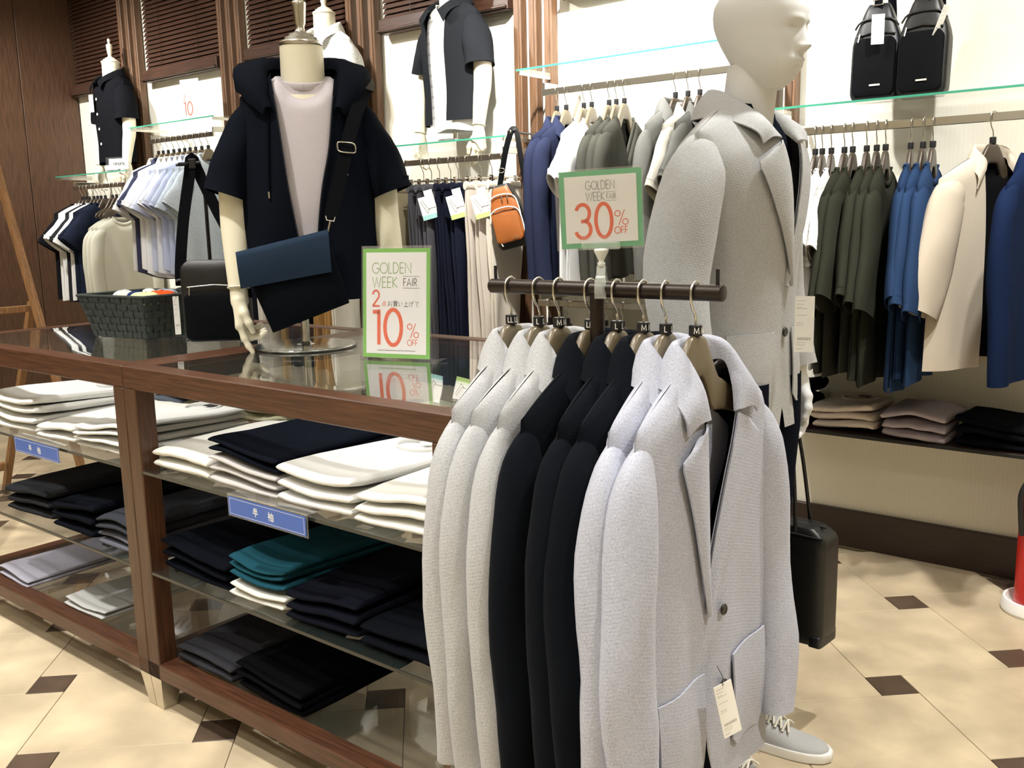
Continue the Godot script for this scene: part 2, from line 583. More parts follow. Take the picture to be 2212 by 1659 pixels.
func wall_fittings():
	var k := 0
	for px in POSTS:
		k += 1
		var t := structure_node("trim_%d" % k)
		for i in 3:
			var x: float = px + 0.024 + i * 0.0905
			part(t, "upright", boxg(Vector3(x, 1.7, -3.725), Vector3(0.046, 3.4, 0.05), 0.004), M["post"])
			part(t, "groove_strip", boxg(Vector3(x, 1.7, -3.698), Vector3(0.02, 3.4, 0.006), 0.002), M["post"])
	# header beam and louvred blinds above the lower bays
	var spans := [[-2.70, -1.80], [-3.88, -2.99], [-5.08, -4.17], [-6.25, -5.37], [-7.26, -6.55], [-1.5, 2.9]]
	for s in spans:
		k += 1
		var t := structure_node("trim_%d" % k)
		part(t, "header_beam", boxg(Vector3((s[0] + s[1]) * 0.5, 2.385, -3.72), Vector3(s[1] - s[0], 0.075, 0.06), 0.004), M["slat"])
		part(t, "header_moulding", boxg(Vector3((s[0] + s[1]) * 0.5, 2.36, -3.68), Vector3(s[1] - s[0], 0.012, 0.02), 0.003), M["slat"])
	for s in spans.slice(1, 5):
		var y := 2.44
		var t := structure_node("window_%d" % k)
		k += 1
		part(t, "backing", boxg(Vector3((s[0] + s[1]) * 0.5, 2.81, -3.755), Vector3(s[1] - s[0], 0.77, 0.006)), M["plinth"])
		while y < 3.16:
			var g := Geo.new()
			g.xf = Transform3D(Basis(Vector3.RIGHT, deg_to_rad(62)), Vector3((s[0] + s[1]) * 0.5, y, -3.735))
			g.box(Vector3.ZERO, Vector3(s[1] - s[0], 0.003, 0.036), 0.001)
			part(t, "slat", g, M["slat"])
			y += 0.0285
		for f in [0.25, 0.75]:
			part(t, "ladder_cord", boxg(Vector3(lerpf(s[0], s[1], f), 2.81, -3.712), Vector3(0.003, 0.76, 0.002)), M["plinth"])
	glass_shelf(-1.575, 0.4, 1.739, "glass shelf carrying the two black sling bags")
	glass_shelf(-2.76, -1.62, 2.015, "empty high glass shelf in the brightly lit bay")
	glass_shelf(-3.90, -2.83, 1.735, "glass shelf under the dark shirt torso")
	glass_shelf(-5.02, -4.02, 1.735, "glass shelf under the floral shirt torso")
	glass_shelf(-6.07, -5.10, 2.015, "high glass shelf with a small sale poster")
	glass_shelf(-7.16, -6.15, 1.745, "glass shelf under the black polo torso by the wood wall")
	wall_rail(-1.53, 0.4, 1.662, "flat metal clothes rail of blue and olive shirts")
	wall_rail(-2.62, -1.62, 1.918, "flat metal clothes rail of navy jackets and white tops")
	wall_rail(-3.86, -2.84, 1.66, "flat metal clothes rail holding the trousers")
	wall_rail(-4.95, -4.05, 1.66, "flat metal clothes rail behind the hooded mannequin")
	wall_rail(-5.84, -5.12, 1.925, "flat metal clothes rail of pale shirts")
	wall_rail(-6.92, -6.18, 1.668, "flat metal clothes rail of tees near the wood wall")
	wall_rail(-2.66, -1.66, 0.99, "low metal clothes rail behind the jacket rack")
	# low shelf on the right
	var t := thing("low_wall_shelf", "dark low shelf with folded cream and lilac piles", "shelf")
	part(t, "board", boxg(Vector3(-0.55, 0.532, -3.6), Vector3(1.95, 0.012, 0.28), 0.002), M["smoked_board"] if M.has("smoked_board") else M["plinth"])
	part(t, "edge_strip", boxg(Vector3(-0.55, 0.532, -3.457), Vector3(1.95, 0.013, 0.006), 0.001), M["black_plastic"])

# ------------------------------------------------------------------ the display table
const TZ0 := -1.285
const TZ1 := -2.235
const TTOP := 0.99

func table_unit(x0: float, x1: float, label: String, tiers: Array, feet: Array):
	var t := thing("display_table", label, "display table", Transform3D.IDENTITY, "glass topped wooden display tables")
	var w := 0.056
	var ch := 0.003
	for x in [x0, x1 - w]:
		for z in [TZ0 - w, TZ1]:
			rail(t, "leg_post", Vector3(x, 0.1, z), Vector3(x + w, TTOP - 0.06, z + w), ch, M["table_y"])
	for fq in feet:
		var fx: float = fq[0]
		for z in [TZ0 - w * 0.5, TZ1 + w * 0.5]:
			var g := Geo.new()
			var P := []
			for q in [[0.0, 0.038], [0.006, 0.037], [0.1, 0.054]]:
				var r := PackedVector3Array()
				for c in [[-1, -1], [1, -1], [1, 1], [-1, 1]]: r.append(Vector3(fx + (c[0] * q[1] if c[0] * fq[1] > 0 or fq[1] == 0.0 else 0.0), q[0], z + c[1] * q[1] * 0.6 - signf(z + 1.76) * 0.006))
				P.append(r)
			for i in 2:
				for j in 4: g.quad(P[i][j], P[i][(j + 1) % 4], P[i + 1][(j + 1) % 4], P[i + 1][j])
			g.fan(P[0], true)
			part(t, "metal_foot", g, M["brushed"])
	for y in [[TTOP - 0.062, TTOP], [0.1, 0.148]]:
		for z in [TZ0 - w, TZ1]: rail(t, "long_rail", Vector3(x0, y[0], z), Vector3(x1, y[1], z + w), ch, M["table_x"])
		for x in [x0, x1 - w]: rail(t, "cross_rail", Vector3(x, y[0], TZ1 + w), Vector3(x + w, y[1], TZ0 - w), ch, M["table_z"])
	part(t, "glass_top", boxg(Vector3((x0 + x1) * 0.5, TTOP - 0.006, (TZ0 + TZ1) * 0.5), Vector3(x1 - x0 - 0.06, 0.008, TZ0 - TZ1 - 0.06)), M["smoked"])
	for q in tiers:
		var y: float = q[0]
		var inset: float = q[1]
		var s := part(t, "glass_shelf", boxg(Vector3((x0 + x1) * 0.5, y - 0.004, (TZ0 + TZ1) * 0.5), Vector3(x1 - x0 - 0.02, 0.008, TZ0 - TZ1 - inset)), M["smoked"])
		part(s, "front_edge", boxg(Vector3((x0 + x1) * 0.5, y - 0.004, TZ0 - inset * 0.5 + 0.0015), Vector3(x1 - x0 - 0.02, 0.008, 0.003)), M["glass_dark_edge"])
		for x in [x0 + w + 0.006, x1 - w - 0.006]:
			part(s, "shelf_pin", boxg(Vector3(x, y - 0.014, (TZ0 + TZ1) * 0.5), Vector3(0.012, 0.012, TZ0 - TZ1 - 0.14), 0.002), M["black_plastic"])
	part(t, "bottom_glass", boxg(Vector3((x0 + x1) * 0.5, 0.142, (TZ0 + TZ1) * 0.5), Vector3(x1 - x0 - 0.06, 0.006, TZ0 - TZ1 - 0.06)), M["smoked"])

func table():
	table_unit(-2.399, -1.199, "wooden display table holding the hooded mannequin and the sale stand", [[0.706, 0.01], [0.42, 0.01]], [[-2.399, 1.0], [-1.227, 0.0]])
	table_unit(-3.665, -2.401, "wooden display table holding the woven basket", [[0.706, 0.01], [0.42, 0.01]], [[-2.401, -1.0], [-3.637, 0.0]])

# ------------------------------------------------------------------ clothes
# A garment lies in its own axes: x along the shoulders, y up from the neck point, z to its front.
var fn := FastNoiseLite.new()
const WALL_RAIL := -3.465

func g_top(o: Dictionary, x: float) -> float:
	var ax := absf(x)
	if ax <= o.nw: return 0.0
	return -o.slope * pow((ax - o.nw) / (o.hw - o.nw), 1.2)

func g_neck(o: Dictionary, x: float, front: bool) -> float:
	var ax := absf(x)
	if ax >= o.nw: return g_top(o, x)
	if not front: return -0.012 * sqrt(maxf(0.0, 1.0 - pow(ax / o.nw, 2)))
	if o.get("vee", false): return -o.vn * (1.0 - ax / o.nw)
	return -o.vn * sqrt(maxf(0.0, 1.0 - pow(ax / o.nw, 2)))

func g_z(o: Dictionary, u: float, v: float, front: bool) -> float:
	var edge := sqrt(maxf(0.0, 1.0 - pow(absf(u), o.get("pw", 3.0))))
	var least: float = o.get("least", 0.14) * (1.0 - smoothstep(o.nw * 0.9, o.nw * 1.25, absf(u) * o.hw))
	var top := sqrt(clampf(v / o.get("round", 0.14), least, 1.0))
	var t: float = o.th * edge * top * cr(o.get("tv", [1.0, 1.0, 1.0]), v)
	var k: float = o.get("folds", 3.0)
	var amp: float = o.get("fold", 0.008) * pow(v, 0.9) * (1.0 - pow(absf(u), 6))
	var s: float = o.get("seed", 0) * 3.7 + (0.0 if front else 9.0)
	var f := sin(u * k * PI + s + 1.3 * sin(v * 2.2 + s)) * amp
	f += fn.get_noise_3d(u * 60.0 + s * 40.0, v * 70.0, s * 13.0) * o.get("crease", 0.006) * (0.3 + v)
	return (t + f) if front else (-t - f)

func g_point(o: Dictionary, x0: float, u: float, v: float, front: bool, xe := INF) -> Vector3:
	var w: float = cr(o.w, v)
	var x := u * w
	var yb: float = -o.len + o.get("hem_wave", 0.006) * sin(u * 5.0 + o.get("seed", 0) * 2.0)
	if o.has("tail"): yb += o.tail * u * u
	var y: float = lerpf(g_neck(o, x0, front), yb, v)
	if xe != INF: x = xe
	return Vector3(x, y, g_z(o, clampf(x / w, -1, 1), v, front))

func body_geo(o: Dictionary) -> Geo:
	var g := Geo.new()
	var nu := 26
	var nv: int = o.get("nv", 26)
	var B := []
	for i in nv + 1:
		var v := pow(float(i) / nv, 1.5)
		var r := PackedVector3Array()
		for j in nu + 1:
			var u := lerpf(-1, 1, float(j) / nu)
			r.append(g_point(o, u * o.hw, u, v, false))
		B.append(r)
	g.grid(B, false, true)
	if not o.has("open"):
		var F := []
		for i in nv + 1:
			var v := pow(float(i) / nv, 1.5)
			var r := PackedVector3Array()
			for j in nu + 1:
				var u := lerpf(-1, 1, float(j) / nu)
				r.append(g_point(o, u * o.hw, u, v, true))
			F.append(r)
		g.grid(F, false, false)
	else:
		for s in [-1.0, 1.0]:
			var F := []
			var na := 14
			for i in nv + 1:
				var v := pow(float(i) / nv, 1.5)
				var w: float = cr(o.w, v)
				var xe: float = cr(o.open if s > 0 else o.get("open2", o.open), v)
				var r := PackedVector3Array()
				for j in na + 1:
					var a := float(j) / na
					var x0 := lerpf(o.nw, o.hw, a)
					var q := g_point(o, x0, s, v, true, s * lerpf(xe, w, a))
					if s < 0: q.z += 0.004 * (1.0 - a)
					r.append(q)
				F.append(r)
			g.grid(F, false, s < 0)
	return g

func front_at(o: Dictionary, x: float, y: float) -> Vector3:
	# the point of the front panel at (x, y)
	var v := clampf((y - g_top(o, x)) / (-o.len - g_top(o, x)), 0.0, 1.0)
	var w: float = cr(o.w, v)
	return Vector3(x, y, g_z(o, clampf(x / w, -1, 1), v, true))

func patch_geo(o: Dictionary, x0: float, x1: float, y0: float, y1: float, lift: float, th := 0.003, corner := 0.02) -> Geo:
	# a piece of cloth sewn on the front
	var g := Geo.new()
	var P := []
	for i in 9:
		var a := float(i) / 8
		var y := lerpf(y0, y1, a)
		var c := corner * (1.0 - sqrt(maxf(0.0, 1.0 - pow(maxf(0.0, (absf(y - y0) - (absf(y1 - y0) - corner)) / maxf(corner, 1e-4)), 2))))
		var r := PackedVector3Array()
		for j in 9:
			var q := front_at(o, lerpf(x0 + signf(x1 - x0) * c, x1 - signf(x1 - x0) * c, float(j) / 8), y)
			q.z += lift * (0.4 + 0.6 * sin(PI * clampf(a, 0.02, 0.98)))
			r.append(q)
		P.append(r)
	g.sheet(P, th, x1 < x0)
	return g

func sleeve_geo(o: Dictionary, s: float, path: Array, rad: Array, seed_ := 0.0, fold := 0.006) -> Geo:
	# tube of cloth; rad holds Vector2(half width across, half depth to the front)
	var g := Geo.new()
	var k := 22
	var P := []
	for i in k + 1:
		var t := float(i) / k
		var c: Vector3 = cr(path, t)
		var d: Vector3 = (cr(path, minf(1, t + 0.02)) - cr(path, maxf(0, t - 0.02))).normalized()
		var f := Vector3(0, 0, 1)
		f = (f - d * f.dot(d)).normalized()
		var a := f.cross(d)
		var rr: Vector2 = cr(rad, t)
		var r := PackedVector3Array()
		for j in 24:
			var an := TAU * j / 24
			var q: Vector3 = c + a * (cos(an) * rr.x) + f * (sin(an) * rr.y)
			var w := fn.get_noise_3d(q.x * 900.0 + seed_ * 70.0, q.y * 330.0, q.z * 700.0 + seed_ * 31.0) * fold * (0.35 + t)
			w += sin(t * 15.0 + an * 2.0 + seed_) * fold * 0.35 * t
			q += (a * cos(an) + f * sin(an)) * w
			q.x *= s
			r.append(q)
		P.append(r)
	g.grid(P, true, s < 0)
	# turned-in cuff
	var I := []
	var last: PackedVector3Array = P[k]
	var mid := Vector3.ZERO
	for q in last: mid += q
	mid /= last.size()
	I.append(last)
	for h in [0.0, 0.03]:
		var r := PackedVector3Array()
		for q in last: r.append(mid + (q - mid) * 0.88 + Vector3(0, h, 0))
		I.append(r)
	g.grid(I, true, s < 0)
	return g

func around(rows: Array, th: float, k := 30) -> Geo:
	# collar: every row lists points from the back centre to the front on one side; mirrored to the other
	var g := Geo.new()
	var P := []
	for row in rows:
		var r := PackedVector3Array()
		for j in k + 1:
			var s := lerpf(-1, 1, float(j) / k)
			var q: Vector3 = cr(row, absf(s))
			q.x *= signf(s) if s != 0 else 0.0
			r.append(q)
		P.append(r)
	# smooth between the rows
	var S := []
	var m := rows.size()
	var fine := (m - 1) * 4
	for i in fine + 1:
		var r := PackedVector3Array()
		for j in k + 1:
			var col := []
			for q in P: col.append(q[j])
			r.append(cr(col, float(i) / fine))
		S.append(r)
	g.sheet(S, th, true)
	return g

func crew_geo(o: Dictionary, r := Vector2(0.006, 0.011)) -> Geo:
	var g := Geo.new()
	var path := []
	for j in 33:
		var a := TAU * j / 32
		var x: float = o.nw * sin(a)
		var front := cos(a) > 0
		var y := g_neck(o, x, front)
		var z := g_z(o, x / o.hw, 0.0, front)
		z *= absf(cos(a)) if absf(cos(a)) < 0.5 else 1.0
		path.append(Vector3(x, y + 0.004, z))
	g.tube(path, r, 8, Vector3(0, 1, 0), false)
	return g

# ---- hangers
func hanger_meshes(scale_: float) -> Dictionary:
	var key := "hanger%.2f" % scale_
	if cache.has(key): return cache[key]
	var d := {}
	var g := Geo.new()
	var pts := []
	for i in 13:
		var a := deg_to_rad(lerpf(-35, 190, i / 12.0))
		pts.append(Vector3(0.0165 * cos(a), 0.0165 * sin(a), 0))
	var s := scale_
	pts.append_array([Vector3(-0.0155, -0.012 * s, 0), Vector3(-0.011, -0.024 * s, 0), Vector3(-0.002, -0.034 * s, 0), Vector3(0.001, -0.044 * s, 0), Vector3(0, -0.07 * s, 0)])
	g.tube(pts, 0.0021, 8, Vector3(0, 0, 1))
	d["hook"] = g.mesh()
	g = Geo.new()
	g.tube([Vector3(0, -0.050 * s, 0), Vector3(0, -0.051 * s, 0), Vector3(0, -0.066 * s, 0), Vector3(0, -0.067 * s, 0)], [0.009, 0.0105, 0.0105, 0.009], 10)
	d["marker"] = g.mesh()
	g = Geo.new()
	var P := []
	var n := 34
	for i in n + 1:
		var u := lerpf(-1, 1, float(i) / n)
		var x := signf(u) * pow(absf(u), 1.25) * 0.146
		var ax := absf(x)
		var yt := -0.066 * s - 0.010 * minf(1.0, pow(ax / 0.034, 2.6)) - 0.062 * smoothstep(0.02, 0.075, ax) - 0.066 * smoothstep(0.055, 0.205, ax)
		var yb := -0.066 * s - 0.066 - 0.062 * smoothstep(0.015, 0.06, ax) - 0.030 * smoothstep(0.06, 0.205, ax)
		var hh := maxf(0.0005, (yt - yb) * 0.5) * (1.0 if ax < 0.2 else 0.5)
		var tz := 0.0085 - 0.002 * smoothstep(0.05, 0.12, ax)
		if i == 0 or i == n: tz = 0.002; hh = 0.002
		var zc := 0.0
		var r := PackedVector3Array()
		for j in 14:
			var a := TAU * j / 14
			var ca := cos(a)
			var sa := sin(a)
			r.append(Vector3(x, (yt + yb) * 0.5 + hh * signf(sa) * pow(absf(sa), 0.6), zc + tz * signf(ca) * pow(absf(ca), 0.6)))
		P.append(r)
	g.grid(P, true)
	d["arms"] = g.mesh()
	cache[key] = d
	return d

func hanger(x: float, y: float, z: float, turn: float, s: float, label: String, group: String, m = null, letters := "", slip := 0.0) -> Node3D:
	var d := hanger_meshes(s)
	var t := thing("clothes_hanger", label, "hanger", at3(x, y, z, turn), group)
	part(t, "hook", d["hook"], M["nickel"])
	part(t, "arms", d["arms"], m if m else M["hanger"])
	var k := part(t, "size_marker", d["marker"], M["black_plastic"])
	if letters != "":
		var g := Geo.new()
		letter(g, letters, Vector2(-0.0025 * letters.length(), -0.0625 * s), 0.009, 0.0013, 0.0108)
		g.xf = Transform3D(Basis(Vector3.UP, deg_to_rad(-62)), Vector3.ZERO)
		letter(g, letters, Vector2(-0.0025 * letters.length(), -0.0625 * s), 0.009, 0.0013, 0.0108)
		part(k, "size_letter", g, M["white"])
	return t

# ---- jackets
func jacket_meshes(kind: String) -> Dictionary:
	if cache.has(kind): return cache[kind]
	var worn := kind.begins_with("worn")
	var sd := kind.unicode_at(kind.length() - 1) % 10
	var o := {"hw": 0.212, "nw": 0.068, "slope": 0.080, "len": 0.745, "w": [0.212, 0.226, 0.230, 0.228, 0.230, 0.236, 0.243], "th": 0.027, "round": 0.045, "fold": 0.006, "folds": 2.6, "crease": 0.008, "vn": 0.05, "seed": sd, "nv": 34,
		"open": [0.068, 0.045, 0.004, -0.030, -0.042, -0.038, -0.030, 0.0], "open2": [0.068, 0.056, 0.046, 0.040, 0.038, 0.036, 0.040, 0.055]}
	if worn:
		o.merge({"hw": 0.205, "nw": 0.072, "slope": 0.066, "len": 0.735, "w": [0.200, 0.205, 0.186, 0.176, 0.182, 0.192], "th": 0.128, "tv": [0.72, 0.98, 1.0, 0.92, 0.88, 0.90, 0.93], "pw": 2.3, "round": 0.10, "fold": 0.006, "crease": 0.005, "folds": 1.5,
			"open": [0.072, 0.052, 0.030, 0.010, -0.012, -0.012, -0.010, -0.006, 0.02], "open2": [0.072, 0.052, 0.030, 0.010, -0.012, -0.012, -0.010, -0.006, 0.02]}, true)
	var d := {"o": o}
	d["body"] = body_geo(o).mesh()
	var zb: float = 0.04 if not worn else 0.075
	var zf := func(x, y): return front_at(o, x, y).z
	# collar
	var r1 := [Vector3(0, -0.006, -zb * 0.72), Vector3(0.05, -0.004, -zb * 0.55), Vector3(0.064, -0.006, -zb * 0.0), Vector3(0.060, -0.04, zf.call(0.06, -0.05) * 0.6), Vector3(0.052, -0.085, zf.call(0.05, -0.09))]
	var r2 := [Vector3(0, 0.036, -zb * 0.80), Vector3(0.052, 0.034, -zb * 0.62), Vector3(0.072, 0.018, 0.002), Vector3(0.068, -0.030, zf.call(0.06, -0.05) * 0.8 + 0.008), Vector3(0.054, -0.080, zf.call(0.055, -0.08) + 0.008)]
	var r3 := [Vector3(0, 0.012, -zb * 1.15), Vector3(0.068, 0.006, -zb * 0.92), Vector3(0.100, -0.012, 0.0), Vector3(0.100, -0.045, zf.call(0.1, -0.07) + 0.008), Vector3(0.092, -0.080, zf.call(0.09, -0.09) + 0.010)]
	var r4 := [Vector3(0, -0.028, -zb * 1.30), Vector3(0.076, -0.030, -zb * 1.08), Vector3(0.118, -0.034, 0.0), Vector3(0.124, -0.066, zf.call(0.12, -0.08) + 0.007), Vector3(0.116, -0.094, zf.call(0.115, -0.10) + 0.008)]
	d["collar"] = around([r1, r2, r3, r4], 0.004, 36).mesh()
	# lapels: from the roll line out to the edge
	for s in [-1.0, 1.0]:
		var g := Geo.new()
		var P := []
		for i in 23:
			var a := float(i) / 22
			var y := lerpf(-0.085, -0.40, a)
			var v: float = -y / o.len
			var xr: float = cr(o.open if s > 0 else o.open2, clampf(v, 0, 1)) + 0.0015
			var xo: float
			if a < 0.10: xo = lerpf(0.088, 0.138, a / 0.10)
			else: xo = lerpf(0.138, xr + 0.004, pow((a - 0.10) / 0.90, 0.85))
			var r := PackedVector3Array()
			for j in 9:
				var b := float(j) / 8
				var x := lerpf(xr, xo, b)
				var yy := y - 0.020 * b * (1.0 - a)
				var q := front_at(o, s * x, yy)
				q.z += 0.006 + 0.005 * sin(PI * b) - 0.003 * (1.0 - b)
				if s < 0: q.z += 0.004
				r.append(q)
			P.append(r)
		g.sheet(P, 0.0035, s < 0)
		d["lapel%d" % int(s)] = g.mesh()
	# lining seen between the lapels
	var L := Geo.new()
	var P2 := []
	for i in 19:
		var v := 0.0 + 0.97 * float(i) / 18
		var r := PackedVector3Array()
		for j in 15:
			var u := lerpf(-0.93, 0.93, float(j) / 14)
			var q := g_point(o, u * o.hw, u, v, false)
			q.z += 0.006 if not worn else 0.012
			q.y -= 0.012
			r.append(q)
		P2.append(r)
	L.grid(P2, false, false)
	d["lining"] = L.mesh()
	# sleeves
	var sl: float = -o.slope
	var path: Array
	var rad: Array
	if worn:
		path = [Vector3(0.128, sl - 0.034, -0.006), Vector3(0.165, sl - 0.052, -0.008), Vector3(0.192, sl - 0.100, -0.012), Vector3(0.222, sl - 0.20, -0.022), Vector3(0.250, sl - 0.33, -0.022), Vector3(0.258, sl - 0.45, 0.004), Vector3(0.254, sl - 0.56, 0.035)]
		rad = [Vector2(0.046, 0.038), Vector2(0.052, 0.054), Vector2(0.058, 0.072), Vector2(0.060, 0.078), Vector2(0.054, 0.070), Vector2(0.051, 0.064), Vector2(0.048, 0.058)]
	else:
		path = [Vector3(0.160, sl - 0.022, 0), Vector3(0.194, sl - 0.044, 0), Vector3(0.220, sl - 0.100, 0.002), Vector3(0.236, sl - 0.21, 0.004), Vector3(0.244, sl - 0.35, 0.010), Vector3(0.244, sl - 0.47, 0.016), Vector3(0.238, sl - 0.59, 0.022)]
		rad = [Vector2(0.016, 0.005), Vector2(0.031, 0.018), Vector2(0.042, 0.031), Vector2(0.048, 0.036), Vector2(0.049, 0.036), Vector2(0.049, 0.034), Vector2(0.049, 0.032)]
	for s in [-1.0, 1.0]:
		var p := path.duplicate()
		if s > 0 and not worn: p[5] = Vector3(0.236, sl - 0.47, 0.030); p[6] = Vector3(0.218, sl - 0.59, 0.040)
		d["sleeve%d" % int(s)] = sleeve_geo(o, s, p, rad, sd + s, 0.007 if not worn else 0.008).mesh()
	# pockets and buttons
	d["pocket1"] = patch_geo(o, 0.045 if not worn else 0.05, 0.185 if not worn else 0.160, -0.50, -0.675, 0.007, 0.003, 0.025).mesh()
	d["pocket-1"] = patch_geo(o, -0.045 if not worn else -0.05, -0.185 if not worn else -0.160, -0.50, -0.675, 0.007, 0.003, 0.025).mesh()
	d["buttons"] = []
	for y in ([-0.405, -0.535] if not worn else [-0.385, -0.505]):
		d["buttons"].append(front_at(o, 0.004, y) + Vector3(0, 0, 0.007))
	var b := Geo.new()
	b.xf = Transform3D(Basis(Vector3.RIGHT, PI / 2), Vector3.ZERO)
	b.lathe([Vector2(0.0005, -0.002), Vector2(0.008, -0.002), Vector2(0.0095, 0.0), Vector2(0.0095, 0.002), Vector2(0.0075, 0.0035), Vector2(0.006, 0.0022), Vector2(0.0005, 0.002)], 18)
	d["button"] = b.mesh()
	cache[kind] = d
	return d

func jacket_parts(t: Node, kind: String, m, lining, btn, off := Vector3.ZERO):
	var d := jacket_meshes(kind)
	var x := Transform3D(Basis.IDENTITY, off)
	part(t, "body", d["body"], m, x)
	part(t, "lining", d["lining"], lining, x)
	part(t, "collar", d["collar"], m, x)
	for s in ["-1", "1"]:
		part(t, "lapel", d["lapel" + s], m, x)
		var sv := part(t, "sleeve", d["sleeve" + s], m, x)
		var o: Dictionary = d["o"]
		if not kind.begins_with("worn"):
			part(sv, "cuff_button", d["button"], btn, Transform3D(Basis(Vector3.UP, 0), Vector3(0.225 * float(s), -o.slope - 0.555, 0.056)))
		part(t, "patch_pocket", d["pocket" + s], m, x)
	for q in d["buttons"]: part(t, "button", d["button"], btn, Transform3D(Basis.IDENTITY, q + off))

# ---- plain tops
func top_options(kind: String) -> Dictionary:
	match kind.rstrip("0123456789"):
		"tee": return {"hw": 0.215, "nw": 0.085, "slope": 0.06, "len": 0.68, "w": [0.215, 0.235, 0.235, 0.24, 0.245], "th": 0.018, "vn": 0.06, "sl": 0.20, "sw": 0.080, "neck": "crew"}
		"vee": return {"hw": 0.205, "nw": 0.085, "slope": 0.065, "len": 0.66, "w": [0.205, 0.225, 0.22, 0.225, 0.225], "th": 0.022, "vn": 0.16, "vee": true, "sl": 0.56, "sw": 0.062, "neck": "crew"}
		"big": return {"hw": 0.225, "nw": 0.09, "slope": 0.075, "len": 0.72, "w": [0.235, 0.265, 0.265, 0.27, 0.275], "th": 0.024, "vn": 0.06, "sl": 0.37, "sw": 0.098, "neck": "crew"}
		"shirt": return {"hw": 0.22, "nw": 0.07, "slope": 0.06, "len": 0.74, "w": [0.22, 0.24, 0.235, 0.24, 0.245], "th": 0.020, "vn": 0.05, "sl": 0.23, "sw": 0.082, "neck": "shirt", "tail": 0.05}
		"over": return {"hw": 0.235, "nw": 0.075, "slope": 0.075, "len": 0.70, "w": [0.235, 0.255, 0.255, 0.26, 0.265], "th": 0.030, "vn": 0.05, "sl": 0.42, "sw": 0.085, "neck": "shirt", "open": [0.075, 0.075, 0.07, 0.065, 0.06, 0.06], "open2": [0.075, 0.06, 0.05, 0.045, 0.04, 0.04]}
		"long": return {"hw": 0.225, "nw": 0.08, "slope": 0.065, "len": 0.70, "w": [0.225, 0.235, 0.23, 0.235, 0.24], "th": 0.024, "vn": 0.06, "sl": 0.58, "sw": 0.06, "neck": "shirt"}
		"knit": return {"hw": 0.20, "nw": 0.075, "slope": 0.07, "len": 0.66, "w": [0.20, 0.215, 0.21, 0.215, 0.20], "th": 0.020, "vn": 0.05, "sl": 0.58, "sw": 0.055, "neck": "crew"}
	return {}

func top_meshes(kind: String) -> Dictionary:
	if cache.has(kind): return cache[kind]
	var o := top_options(kind)
	var sd := kind.unicode_at(kind.length() - 1) % 10
	o.len *= 0.97 + 0.025 * (sd % 4)
	o.merge({"seed": sd, "round": 0.06, "fold": 0.009, "folds": 2.4 + 0.3 * (sd % 3), "crease": 0.007, "nv": 22})
	var d := {"o": o}
	d["body"] = body_geo(o).mesh()
	var sl: float = -o.slope
	var L: float = o.sl
	var W: float = o.sw
	for s in [-1.0, 1.0]:
		var path: Array
		if L < 0.45:
			path = [Vector3(o.hw - 0.088, sl - 0.012, 0), Vector3(o.hw - 0.060, sl - 0.045, 0), Vector3(o.hw - 0.034, sl - 0.095, 0.002), Vector3(o.hw - 0.010, sl - 0.04 - L * 0.55, 0.006), Vector3(o.hw + 0.016, sl - 0.03 - L * (0.94 + 0.05 * (sd % 3)), 0.010)]
			if s < 0:
				path[3].x += 0.022
				path[4].x += 0.055
		else:
			path = [Vector3(o.hw - 0.062, sl - 0.014, 0), Vector3(o.hw - 0.028, sl - 0.045, 0), Vector3(o.hw + 0.002, sl - 0.11, 0.002), Vector3(o.hw + 0.020, sl - L * 0.5, 0.008), Vector3(o.hw + 0.012, sl - 0.03 - L, 0.018)]
		var rad := [Vector2(W * 0.45, o.th * 0.8), Vector2(W * 0.70, o.th * 1.15), Vector2(W * 0.85, o.th * 1.3), Vector2(W * (0.95 if L < 0.45 else 0.8), o.th * 1.3), Vector2(W * (1.0 if L < 0.45 else 0.72), o.th * 1.2)]
		d["sleeve%d" % int(s)] = sleeve_geo(o, s, path, rad, sd + s, 0.006).mesh()
	if o.neck == "crew":
		d["collar"] = crew_geo(o).mesh()
	else:
		d["collar"] = shirt_collar(o).mesh()
	cache[kind] = d
	return d

func shirt_collar(o: Dictionary) -> Geo:
	var n: float = o.nw
	var zb: float = maxf(0.024, o.th * 0.7)
	var zf: float = front_at(o, n * 0.5, -0.05).z
	var f: float = 0.012 if not o.has("open") else n * 0.9
	var r1 := [Vector3(0, -0.006, -zb * 0.8), Vector3(n * 0.75, -0.004, -zb * 0.6), Vector3(n * 0.95, -0.01, 0), Vector3(n * 0.8, -0.035, zf * 0.7), Vector3(f, -0.055, zf + 0.002)]
	var r2 := [Vector3(0, 0.036, -zb * 0.9), Vector3(n * 0.78, 0.034, -zb * 0.7), Vector3(n * 1.02, 0.018, 0.002), Vector3(n * 0.88, -0.016, zf * 0.85 + 0.006), Vector3(f + 0.004, -0.050, zf + 0.008)]
	var r3 := [Vector3(0, -0.026, -zb * 1.4), Vector3(n * 1.05, -0.026, -zb * 1.2), Vector3(n * 1.5, -0.034, 0.002), Vector3(n * 1.45, -0.070, zf + 0.012), Vector3(maxf(f + 0.045, 0.06), -0.108, zf + 0.014)]
	return around([r1, r2, r3], 0.003, 30)

func top_parts(t: Node, kind: String, m, collar_m = null, off := Vector3.ZERO):
	var d := top_meshes(kind)
	var x := Transform3D(Basis.IDENTITY, off)
	part(t, "body", d["body"], m, x)
	for s in ["-1", "1"]: part(t, "sleeve", d["sleeve" + s], m, x)
	part(t, "collar", d["collar"], collar_m if collar_m else m, x)

